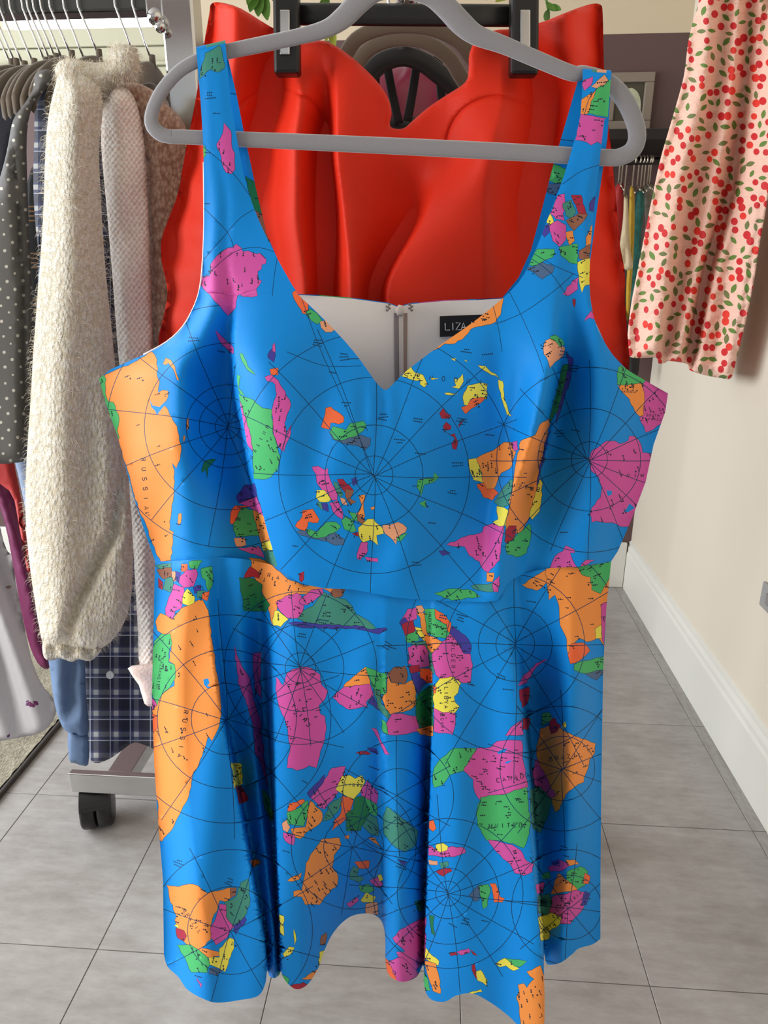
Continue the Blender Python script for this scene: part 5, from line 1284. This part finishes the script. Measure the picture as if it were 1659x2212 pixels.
FURT = knit('tan_fluffy_weave', (156, 112, 88), (226, 194, 168), .8)
tb = smooth_poly(P('250,186 268,178 300,180 335,198 360,225 385,250 405,290 412,400 412,600 408,800 405,1000 405,1300 395,1440 330,1446 300,1440 330,1200 330,900 318,600 310,400 290,250'), 3)
ts = smooth_poly(P('236,194 252,186 280,196 300,240 314,330 322,480 328,640 332,800 336,960 342,1120 348,1280 346,1440 304,1442 298,1360 290,1220 281,1080 272,960 262,840 252,720 243,600 233,480 224,380 218,300 222,235'), 3)
tcf = smooth_poly(P('276,1444 300,1436 334,1432 352,1436 352,1524 328,1526 312,1520 300,1480'), 2)
t, (j1, j2, j3) = garment('tweed_jacket', 'pale pink tweed jacket with a fluffy tan front beside the red dress', 'jacket',
    [('front', tb, .022, 40, lambda x, y: wav(x, y, .5, 18, 90), .052, FURT), ('sleeve', ts, .024, 34, lambda x, y: wav(x, y, .7, 13, 110) + .5 * np.sin(y / 34 + x / 30), 0.032, TWEED), ('cuff', tcf, .012, 14, None, .004, mat('pink_tweed_trim', (238, 214, 206), rough=.9, bump=.6, bscale=300))], DL + .008, None)
fuzz(j1, 5000, .010, mat('tan_fibre', (206, 170, 138), rough=.9), t, 3); fuzz(j2, 3500, .006, FZ, t, 4)
# plaid shirt
def plaid(name, base, dark, light, ku, kv):
    q = NT(name, rough=.8); u, v = uvnode(q)
    def band(a, k, w, ph=0.0): return q.math('LESS_THAN', q.math('FRACT', q.math('ADD', q.math('MULTIPLY', a, k), ph)), w)
    su, sv = band(u, ku, .45), band(v, kv, .45); c = q.mix(q.math('MULTIPLY', su, .6), srgb(*base), srgb(*dark)); c = q.mix(q.math('MULTIPLY', sv, .6), c, srgb(*dark))
    lu, lv = band(u, ku, .24, .35), band(v, kv, .24, .35)
    c = q.mix(q.math('MULTIPLY', q.math('MULTIPLY', lu, lv), .85), c, srgb(*light)); c = q.mix(q.math('MULTIPLY', q.math('ADD', lu, lv), .16), c, srgb(*light))
    c = q.mix(q.math('MULTIPLY', band(u, ku, .05, .55), .5), c, srgb(200, 205, 215)); c = q.mix(q.math('MULTIPLY', band(v, kv, .05, .55), .5), c, srgb(200, 205, 215))
    q.color(c); return q.m
PLAID = plaid('navy_plaid', (34, 42, 84), (12, 14, 28), (176, 178, 176), 23.0, 22.0)
pl = smooth_poly(P('108,152 90,168 76,205 74,300 72,400 78,500 96,640 112,820 122,1000 135,1200 160,1360 178,1440 182,1560 188,1625 205,1648 235,1640 262,1622 290,1604 320,1612 352,1616 365,1500 365,1300 350,900 330,500 300,250 210,170 150,150'), 3)
t, (p1,) = garment('plaid_shirt', 'navy and white plaid shirt with its hem showing under the cream cardigan', 'shirt', [('body', pl, .016, 18, lambda x, y: wav(x, y, 1.3, 17, 260), 0, PLAID)], DL + .13, None)
BTN = mat('button_pearl', (160, 164, 168), rough=.3)
for bx, by in ((238, 1458),):
    c = U1(bx, by, DL + .13 - .034); bm = bmesh.new(); bmesh.ops.create_cone(bm, cap_ends=True, segments=20, radius1=.0065, radius2=.006, depth=.003)
    o = obj('button', bm_mesh('button', bm, False), t, BTN); o.matrix_world = cam.matrix_basis.to_3x3().to_4x4(); o.location = c
    o.parent = t; o.matrix_parent_inverse = t.matrix_basis.inverted()
# slate blue shirt sleeve
BLUE = mat('slate_chambray', (92, 116, 150), rough=.8, bump=.2, bscale=900, var=.12, vscale=30)
bs_ = smooth_poly(P('100,1380 108,1450 116,1510 128,1555 146,1582 190,1588 186,1500 182,1420 165,1300 130,1000 100,700 85,500 80,900 90,1200'), 3)
bc = smooth_poly(P('147,1580 165,1584 190,1588 192,1640 186,1655 160,1648 149,1640'), 2)
garment('chambray_shirt', 'slate blue shirt whose buttoned cuff hangs left of the plaid hem', 'shirt', [('sleeve', bs_, .016, 20, lambda x, y: wav(x, y, .9, 9, 70) + .5 * np.sin(y / 13 + x / 12) * np.exp(-((y - 1560) / 60) ** 2), 0, BLUE), ('cuff', bc, .012, 12, None, .0, BLUE)], DL + .09, None)
# dark stripy knit seen between
q = NT('black_stripe_knit', rough=.9); u, v = uvnode(q)
st = q.math('MULTIPLY', q.math('GREATER_THAN', q.math('SINE', q.math('MULTIPLY', v, 620)), .55), q.math('GREATER_THAN', q.math('SINE', q.math('MULTIPLY', v, 62)), .25))
q.color(q.mix(q.math('MULTIPLY', st, .5), srgb(14, 14, 18), srgb(150, 110, 70))); BSK = q.m
kn = smooth_poly(P('58,400 92,360 130,420 130,700 110,900 70,900 58,700'), 3)
t, _ = garment('striped_knit', 'black knit with thin tan stripes squeezed beside the cream cardigan', 'jumper', [('body', kn, .015, 20, None, 0, BSK)], DL + .17, None)
# polka dot jacket
q = NT('polka_charcoal', rough=.85); mp = q.n('Mapping'); mp.inputs['Scale'].default_value = (42, 42, 42); mp.inputs['Rotation'].default_value = (0, 0, .72); q.l(q.tc.outputs['UV'], mp.inputs['Vector'])
vo = q.n('TexVoronoi', Scale=1.0, Randomness=.12); q.l(mp.outputs[0], vo.inputs['Vector'])
q.color(q.mix(q.math('LESS_THAN', vo.outputs['Distance'], .15), srgb(92, 90, 88), srgb(190, 186, 176))); POLKA = q.m
pj = smooth_poly(P('78,158 108,150 112,175 98,195 72,225 58,290 60,420 66,560 74,700 76,800 70,880 58,985 30,1000 -10,1002 -70,1005 -80,800 -70,600 -40,470 -6,400 14,330 28,260 52,225 70,195'), 3)
pc = smooth_poly(P('-82,996 -30,1004 30,1001 58,986 60,1004 56,1015 20,1022 -80,1024'), 2)
t, _ = garment('polka_dot_jacket', 'charcoal jacket with small pale polka dots at the left edge', 'jacket', [('body', pj, .03, 30, lambda x, y: -1.6 * np.exp(-((x - np.interp(y, [350, 600, 1000], [30, 48, 52])) / 5) ** 2) + wav(x, y, .4, 17, 150), 0, POLKA)], DL + .07, None)
nv = smooth_poly(P('-90,215 -50,190 0,172 40,168 68,172 74,200 66,240 40,300 20,420 5,600 -90,600'), 3)
garment('navy_jacket', 'plain dark navy jacket behind the polka dot jacket', 'jacket', [('body', nv, .025, 24, None, 0, mat('navy_wool', (46, 48, 58), rough=.9, bump=.3, bscale=700))], DL + .17, None)
# long garments hanging lower behind
DB = 1.12
wo = smooth_poly(P('-90,1060 -20,1080 8,1170 22,1196 44,1196 48,1215 30,1225 48,1330 70,1430 92,1480 112,1505 122,1535 108,1566 84,1584 40,1594 -20,1604 -90,1610'), 3)
q = NT('white_print_cotton', rough=.85); vo = q.n('TexVoronoi', Scale=16.0); q.l(q.tc.outputs['UV'], vo.inputs['Vector']); n = q.n('TexNoise', Scale=60.0, Detail=3.0); q.l(q.tc.outputs['UV'], n.inputs['Vector'])
f = q.math('MULTIPLY', q.math('LESS_THAN', vo.outputs['Distance'], .22), q.math('GREATER_THAN', n.outputs['Fac'], .58)); cr = q.n('ValToRGB'); q.l(vo.outputs['Color'], cr.inputs[0])
cr.color_ramp.elements[0].color = srgb(120, 50, 90); cr.color_ramp.elements[1].color = srgb(190, 150, 50); e = cr.color_ramp.elements.new(.5); e.color = srgb(50, 70, 140)
q.color(q.mix(f, srgb(196, 194, 198), cr.outputs[0])); WPR = q.m
garment('white_print_dress', 'white cotton dress with small scattered coloured motifs low at the left edge', 'dress', [('skirt', wo, .012, 14, lambda x, y: wav(x - .35 * y, y, 1.8, 13, 160), 0, WPR)], DB, None)
po = smooth_poly(P('-90,985 6,990 24,1040 44,1110 62,1200 78,1300 92,1390 108,1440 88,1440 66,1400 46,1320 30,1230 10,1130 -20,1060 -90,1040'), 3)
garment('purple_dress', 'dark magenta dress falling in a long fold above the white dress', 'dress', [('skirt', po, .010, 12, lambda x, y: wav(x - .3 * y, y, 1.2, 9, 150), 0, mat('plum_satin', (112, 22, 78), rough=.5))], DB - .035, None)
ro = smooth_poly(P('-60,970 18,975 34,1020 46,1080 60,1180 70,1260 58,1230 40,1130 20,1060 -60,1010'), 3)
garment('scarlet_skirt', 'scarlet skirt edge showing under the polka dot jacket', 'skirt', [('skirt', ro, .008, 9, lambda x, y: wav(x - .3 * y, y, .8, 8, 100), 0, mat('scarlet_cotton', (170, 34, 30), rough=.7))], DB - .075, None)
uo = smooth_poly(P('26,960 60,960 76,1040 86,1160 92,1300 84,1340 72,1240 58,1120 40,1030'), 3)
garment('pale_blue_shirt', 'pale blue shirt strip between the polka dot jacket and cream cardigan', 'shirt', [('body', uo, .012, 16, None, 0, mat('pale_blue_cotton', (120, 136, 164), rough=.8))], DB - .105, None)
# --- rail, post and hangers of the left rack
LR = thing('wall_rack', 'polished steel clothes rack with square rail and upright post on the left', 'garment rack', (float(U(395, 100, 1.0)[0]), float(U(395, 100, 1.0)[1]), 0))
DP = 1.06
r0 = U(345, 21, DL + .17); yr = float(r0[1]); zr0 = float(r0[2])
pp = U(395, 60, DP); pxp, pyp = float(pp[0]), float(pp[1]); hw = .0205
box('upright', (pxp - hw, pyp - .02, .003), (pxp + hw, pyp + .02, 1.80), CHROME, LR, .003)
box('foot', (pxp - hw, pyp - .02, .0), (pxp + hw, pyp + .40, .03), CHROME, LR, .003)
RST = mat('rail_steel', (96, 98, 96), rough=.28, metal=1.0)
box('rail', (-1.62, yr, zr0), (pxp - hw, yr + .03, zr0 + .055), RST, LR, .003)
box('upright', (-1.66, yr - .005, .003), (-1.62, yr + .035, 1.80), CHROME, LR, .003)
box('foot', (-1.66, yr - .22, .0), (-1.62, yr + .25, .03), CHROME, LR, .003)
bk_ = U1(336, 30, DL + .155)
box('corner_plate', (bk_.x - .016, yr - .006, zr0 - .012), (pxp - hw + .004, yr + .036, zr0 + .06), CHROME, LR, .003)
bm = bmesh.new(); bmesh.ops.create_icosphere(bm, subdivisions=3, radius=.0095); o = obj('bolt_head', bm_mesh('bolt_head', bm, True), LR, CHROME); o.location = U1(334, 36, DL + .15) - LR.location; o.matrix_parent_inverse.identity()
bm = bmesh.new(); bmesh.ops.create_icosphere(bm, subdivisions=3, radius=.007); o = obj('bolt_head', bm_mesh('bolt_head', bm, True), LR, CHROME); o.location = U1(346, 58, DL + .15) - LR.location; o.matrix_parent_inverse.identity()
ORD = ['first', 'second', 'third', 'fourth', 'fifth', 'sixth', 'seventh', 'eighth', 'ninth', 'tenth', 'eleventh', 'twelfth', 'thirteenth', 'fourteenth']
hx = [(11, 128), (22, 127), (41, 133), (63, 128), (90, 126), (101, 123), (113, 118), (130, 124), (148, 112), (180, 126), (209, 111), (289, 112), (328, 126)]
arch = P('-0.12,-0.062 -0.11,-0.05 -0.09,-0.033 -0.06,-0.016 -0.025,-0.004 0,0 0.025,-0.004 0.06,-0.016 0.10,-0.036 0.15,-0.062 0.20,-0.085')
for k, (x, y) in enumerate(hx):
    c = U1(x, y, DL + .185); cy_ = yr + .015
    hg = thing('rail_hanger', f'taupe velvet hanger with thin steel hook, {ORD[k]} from the left on the steel rail', 'hanger', (c.x, cy_, c.z), 'velvet hangers on the left rail')
    L3 = [Vector((c.x, cy_ + a_, c.z + b_ - .006)) for a_, b_ in smooth_poly(arch, 3, False)]
    V = []; Fc = []
    prof = [(-.0035, .010), (-.0026, .0135), (0, .015), (.0026, .0135), (.0035, .010), (.0035, -.006), (0, -.010), (-.0035, -.006)]
    for p_ in L3:
        for a_, b_ in prof: V.append((p_.x + a_, p_.y, p_.z + b_ - .014))
    m_ = len(prof)
    for i in range(len(L3) - 1):
        for j in range(m_): Fc.append((i * m_ + j, i * m_ + (j + 1) % m_, (i + 1) * m_ + (j + 1) % m_, (i + 1) * m_ + j))
    Fc += [tuple(range(m_))[::-1], tuple((len(L3) - 1) * m_ + j for j in range(m_))]
    obj('arms', mesh_np('arms', V, Fc), hg, VELT)
    zt_ = zr0 + .055 + .002; rr_ = .024; tw_ = -.012
    pts_ = [Vector((c.x, cy_, c.z - .006)), Vector((c.x + tw_ * .5, cy_ - .006, c.z + .018)), Vector((c.x + tw_, cy_ - .020, zr0 + .004)), Vector((c.x + tw_, cy_ - .021, zt_ - .012))] + [Vector((c.x + tw_, cy_ - .021 * math.cos(a), zt_ - .010 + .016 * math.sin(a))) for a in np.linspace(.3, math.pi, 9)] + [Vector((c.x + tw_, cy_ + .021, zt_ - .03))]
    tube('hook', pts_, .0013, CHROME, hg, 6)
    tube('collar', [Vector((c.x, cy_, c.z - .012)), Vector((c.x, cy_, c.z + .004))], .0042, VELT, hg, 8)
# ================================================================ cherry print garment on the right wall
co_ = smooth_poly(P('1516,-60 1510,0 1496,50 1486,95 1478,160 1464,215 1442,290 1425,350 1408,430 1392,510 1376,590 1363,660 1356,720 1356,745 1361,771 1390,773 1418,773 1423,785 1436,784 1446,780 1484,786 1489,799 1520,810 1555,816 1580,816 1592,770 1612,690 1630,600 1642,520 1655,450 1672,330 1690,200 1700,60 1705,-60'), 3)
def cherry_base(x, y):
    return np.minimum(D_on_plane_x(np.clip(x, 1340, 2000), y, XR - .055) * .985, 1.95)
fC = folds([
 (-80, '1500,-1 1540,.8 1575,-.6 1600,.9 1625,-.6 1650,.8 1672,0 1710,-1'),
 (150, '1478,-1 1525,.9 1556,-1.0 1585,1.0 1612,-1.3 1635,1.0 1660,.4 1705,-1'),
 (400, '1412,-1 1470,1.4 1505,-1.2 1545,1.2 1580,-2.2 1604,1.6 1635,.8 1668,-1'),
 (600, '1372,-1 1440,1.6 1470,-1.0 1505,1.4 1522,-3.0 1550,1.8 1600,1.4 1634,-1'),
 (830, '1352,-1 1410,1.2 1424,-1.6 1452,1.4 1486,-3.2 1500,1.8 1560,1.6 1600,-1')])
ff, fb = puff(co_, cherry_base, .022, 24, .02, lambda x, y: 2.2 * fC(x, y) + .22 * np.sin(y / 4.2 + x / 9) * np.sin(x / 11))
def cherries(out, seed):
    rng = np.random.default_rng(seed); pr = []; used = []
    lo, hi = out.min(0), out.max(0); lo[1] = max(lo[1], -60)
    def ell(cx, cy, a, b, ang, n=12):
        t = np.linspace(0, 2 * math.pi, n, endpoint=False); x, y = a * np.cos(t), b * np.sin(t)
        return np.stack([cx + x * math.cos(ang) - y * math.sin(ang), cy + x * math.sin(ang) + y * math.cos(ang)], 1)
    def leaf(cx, cy, L, w, ang):
        t = np.linspace(0, 1, 7); up = np.stack([(t - .5) * L, w * np.sin(math.pi * t) ** .8], 1); q = np.concatenate([up, up[-2:0:-1] * [1, -1]])
        return np.stack([cx + q[:, 0] * math.cos(ang) - q[:, 1] * math.sin(ang), cy + q[:, 0] * math.sin(ang) + q[:, 1] * math.cos(ang)], 1)
    def free(x, y, r):
        for a, b, c in used:
            if (a - x) ** 2 + (b - y) ** 2 < (r + c) ** 2: return False
        return True
    for k in range(9000):
        x, y = rng.uniform(lo, hi); kind = rng.random(); sq = .72 + .28 * np.clip((x - 1360) / 260, 0, 1)
        if kind < .34:
            r = rng.uniform(7.2, 8.8)
            if not free(x, y, r + 3.2): continue
            a = rng.uniform(0, 6.28); x2, y2 = x + 15 * math.cos(a) * sq, y + 15 * math.sin(a)
            if not free(x2, y2, r): continue
            used += [(x, y, r), (x2, y2, r)]
            for cx, cy in ((x, y), (x2, y2)): pr.append((1 + int(rng.random() < .3), ell(cx, cy, r * sq, r * 1.06, 0)))
        elif kind < .62:
            r = rng.uniform(6.6, 8.2)
            if not free(x, y, r + 2.6): continue
            used.append((x, y, r)); pr.append((1 + int(rng.random() < .3), ell(x, y, r * sq, r * 1.05, 0)))
        else:
            r = rng.uniform(7, 9.5)
            if not free(x, y, r + .6): continue
            used.append((x, y, r)); pr.append((3 + int(rng.random() < .4), leaf(x, y, r * 2.5, r * .6, rng.uniform(0, 3.14))))
    return pr
q = NT('pink_seersucker', rough=.85); u, v = uvnode(q)
n = q.n('TexNoise', Scale=70.0, Detail=3.0); q.l(q.tc.outputs['UV'], n.inputs['Vector'])
mp = q.n('Mapping'); mp.inputs['Scale'].default_value = (45, 190, 1); q.l(q.tc.outputs['UV'], mp.inputs['Vector']); n2 = q.n('TexNoise', Scale=1.0, Detail=3.0); q.l(mp.outputs[0], n2.inputs['Vector'])
ch = q.math('GREATER_THAN', q.math('MULTIPLY', q.math('SINE', q.math('MULTIPLY', u, 900)), q.math('SINE', q.math('MULTIPLY', v, 900))), .0)
q.color(q.mix(q.math('MULTIPLY', ch, .35), srgb(236, 194, 174), srgb(228, 168, 150))); q.bump(q.math('ADD', n.outputs['Fac'], n2.outputs['Fac']), .6, .006); SEER = q.m
CM = [SEER, mat('cherry_red', (196, 28, 34), rough=.7, bump=.3, bscale=400), mat('cherry_bright', (218, 48, 34), rough=.7, bump=.3, bscale=400), mat('leaf_green_print', (92, 122, 48), rough=.7, bump=.3, bscale=400), mat('leaf_olive_print', (104, 112, 62), rough=.7, bump=.3, bscale=400)]
CG = thing('cherry_print_skirt', 'pink seersucker skirt printed with red cherries hanging on the right wall', 'skirt', U1(1530, 815, 1.6))
cloth('skirt', co_, ff, CM, cherries(co_, 5), 7, (), CG, fb, 9)
pk = U1(1600, -75, float(cherry_base(np.array([1600.]), np.array([-75.]))[0]))
tube('hanging_loop', [pk, pk + Vector((.01, 0, .05)), Vector((XR - .01, pk.y, pk.z + .07))], .002, SEER, CG, 6)
wp = thing('wall_peg', 'small steel peg on the right wall above the cherry skirt', 'peg', (XR, pk.y, pk.z + .065)); tube('pin', [(XR - .0005, pk.y, pk.z + .065), (XR - .03, pk.y, pk.z + .068), (XR - .034, pk.y, pk.z + .08)], .003, CHROME, wp, 8)
# ================================================================ far clothes on the back rail
def far(name, label, cat, out, m, Yp, hook_x):
    o_ = smooth_poly(P(out), 3); Dp = lambda x, y: D_on_plane_y(x, y, Yp)
    ff, fb = puff(o_, Dp, .012, 8, None, lambda x, y: wav(x, y, .8, 4, 40)); t = thing(name, label, cat, U1(*o_.mean(0), float(Dp(o_[0][0], o_[0][1]))))
    cloth('body', o_, ff, [m], (), 6, (), t, fb)
    return t
def far_hanger(x, y, k):
    c = U1(x, y, float(D_on_plane_y(x, y, 2.55)))
    h = thing('wire_hanger', f'thin wire hanger on the far rail, {ORD[k]} from the red blouse', 'hanger', c, 'wire hangers on the far rail')
    tube('hook', [c, Vector((c.x, c.y, rz - .01))] + [Vector((c.x + .001, 2.55 - .016 * math.cos(a), rz + .016 * math.sin(a))) for a in np.linspace(0, 3.3, 8)], .0028, mat('wire_pale', (186, 176, 160), rough=.3, metal=.8), h, 6)
    tube('shoulder_wire', [Vector((c.x, 2.55 - .05, c.z - .02)), Vector((c.x, 2.55, c.z)), Vector((c.x, 2.55 + .05, c.z - .02))], .0022, MATS['wire_pale'], h, 6)
far('red_blouse', 'deep red blouse on the far rail beside the red dress', 'blouse', '1334,396 1340,392 1348,402 1352,440 1350,540 1346,620 1330,620 1320,500 1326,420', mat('far_red', (150, 20, 22), rough=.7), 2.57, 1338)
far('cream_dress', 'cream dress hanging on the far rail next to the deep red blouse', 'dress', '1348,424 1354,420 1358,460 1362,540 1368,575 1356,584 1346,578 1336,560 1340,520 1346,470', mat('far_cream', (190, 172, 138), rough=.7), 2.48, 1352)
far('yellow_top', 'mustard yellow top on the far rail', 'top', '1360,410 1369,408 1371,440 1370,520 1364,620 1356,700 1352,640 1358,520', mat('far_yellow', (176, 140, 30), rough=.7), 2.52, 1364)
far('teal_dress', 'dark teal speckled dress on the far rail behind the mustard top', 'dress', '1376,412 1390,408 1392,450 1388,480 1384,540 1380,640 1370,700 1362,690 1364,560 1362,480 1372,440', mat('far_teal', (24, 92, 86), rough=.7, var=.8, vscale=60), 2.58, 1380)
far('monochrome_blouse', 'black and white patterned blouse on the far rail beside the cherry skirt', 'blouse', '1396,400 1408,396 1420,420 1416,500 1404,540 1386,548 1384,540 1394,490 1392,440', mat('far_mono', (120, 112, 98), rough=.7, var=.95, vscale=45), 2.62, 1400)
far('black_dress', 'long black dress low on the far rail', 'dress', '1352,560 1372,520 1390,560 1386,700 1380,800 1372,812 1358,812 1340,760 1340,640', mat('far_black', (26, 24, 26), rough=.8), 2.68, 1366)
for k, (x, y) in enumerate(((1336, 392), (1341, 400), (1348, 418), (1365, 406), (1376, 400), (1383, 405), (1390, 402), (1398, 396), (1402, 398))): far_hanger(x, y, k)
# ================================================================ trailing plants glimpsed behind the hangers
LEAF = [mat('plant_leaf', (74, 118, 42), rough=.5, var=.25, vscale=20), mat('plant_leaf_yellow', (140, 150, 50), rough=.5, var=.2, vscale=20)]
def leaf_mesh(base, tip, w, nrm):
    base, tip = Vector(base), Vector(tip); ax = tip - base; L = ax.length; ax.normalize(); s = ax.cross(nrm).normalized(); nn = s.cross(ax)
    V = []; Fc = []; n = 8
    for i in range(n + 1):
        t = i / n; ww_ = w * math.sin(math.pi * min(.98, t * .93 + .05)) ** .75; c = base + ax * L * t - nn * .12 * L * (t - t * t)
        V += [c - s * ww_ + nn * ww_ * .25, c, c + s * ww_ + nn * ww_ * .25]
    for i in range(n):
        for k in (0, 1): Fc.append((3 * i + k, 3 * i + k + 1, 3 * i + k + 4, 3 * i + k + 3))
    return mesh_np('leaf', [tuple(v) for v in V], Fc)
def plant(label, D, stem, leaves):
    t = thing('trailing_plant', label, 'plant', U1(*stem[0], D)); pot = U1(stem[0][0], stem[0][1], D)
    tube('stem', [U1(x, y, D) for x, y in stem], .0022, LEAF[0], t, 6)
    for (x0, y0, x1, y1, w, m) in leaves: obj('leaf', leaf_mesh(U1(x0, y0, D), U1(x1, y1, D - .03), w * pxm(x0, y0, D), Vector(-FWD)), t, LEAF[m])
    bm = bmesh.new(); bmesh.ops.create_cone(bm, cap_ends=True, segments=24, radius1=.05, radius2=.065, depth=.11); o = obj('pot', bm_mesh('pot', bm), t, mat('pot_terracotta', (170, 96, 66), rough=.8)); o.location = pot + Vector((0, .0, .03)) - t.location; o.matrix_parent_inverse.identity()
    tube('hanging_cord', [pot + Vector((0, 0, .08)), Vector((pot.x, pot.y, ZC))], .0015, LEAF[0], t, 5)
plant('green trailing plant with drooping pointed leaves left of the black clip', 1.5, [(566, -90), (560, -30), (556, 0)], [(556, -30, 540, 26, 12, 0), (560, -20, 558, 36, 12, 0), (566, -20, 578, 44, 12, 0), (570, -60, 600, 10, 12, 0), (556, -60, 534, 10, 10, 0), (566, -60, 650, 0, 10, 0)])
plant('green trailing vine with small oval leaves right of the black clip', 1.5, [(1130, -90), (1160, -30), (1180, 0), (1186, 30)], [(1180, 4, 1200, 24, 6, 0), (1182, 12, 1212, 22, 8, 0), (1184, 22, 1176, 44, 6, 0), (1186, 28, 1180, 50, 5, 0), (1150, -40, 1070, 4, 9, 1), (1140, -60, 1050, 0, 8, 0)])
plant('yellow-green trailing plant low behind the taupe hangers', 1.7, [(700, -90), (712, 20), (716, 60)], [(714, 50, 722, 104, 9, 1), (712, 40, 704, 90, 8, 1), (710, -10, 690, 20, 8, 0)])
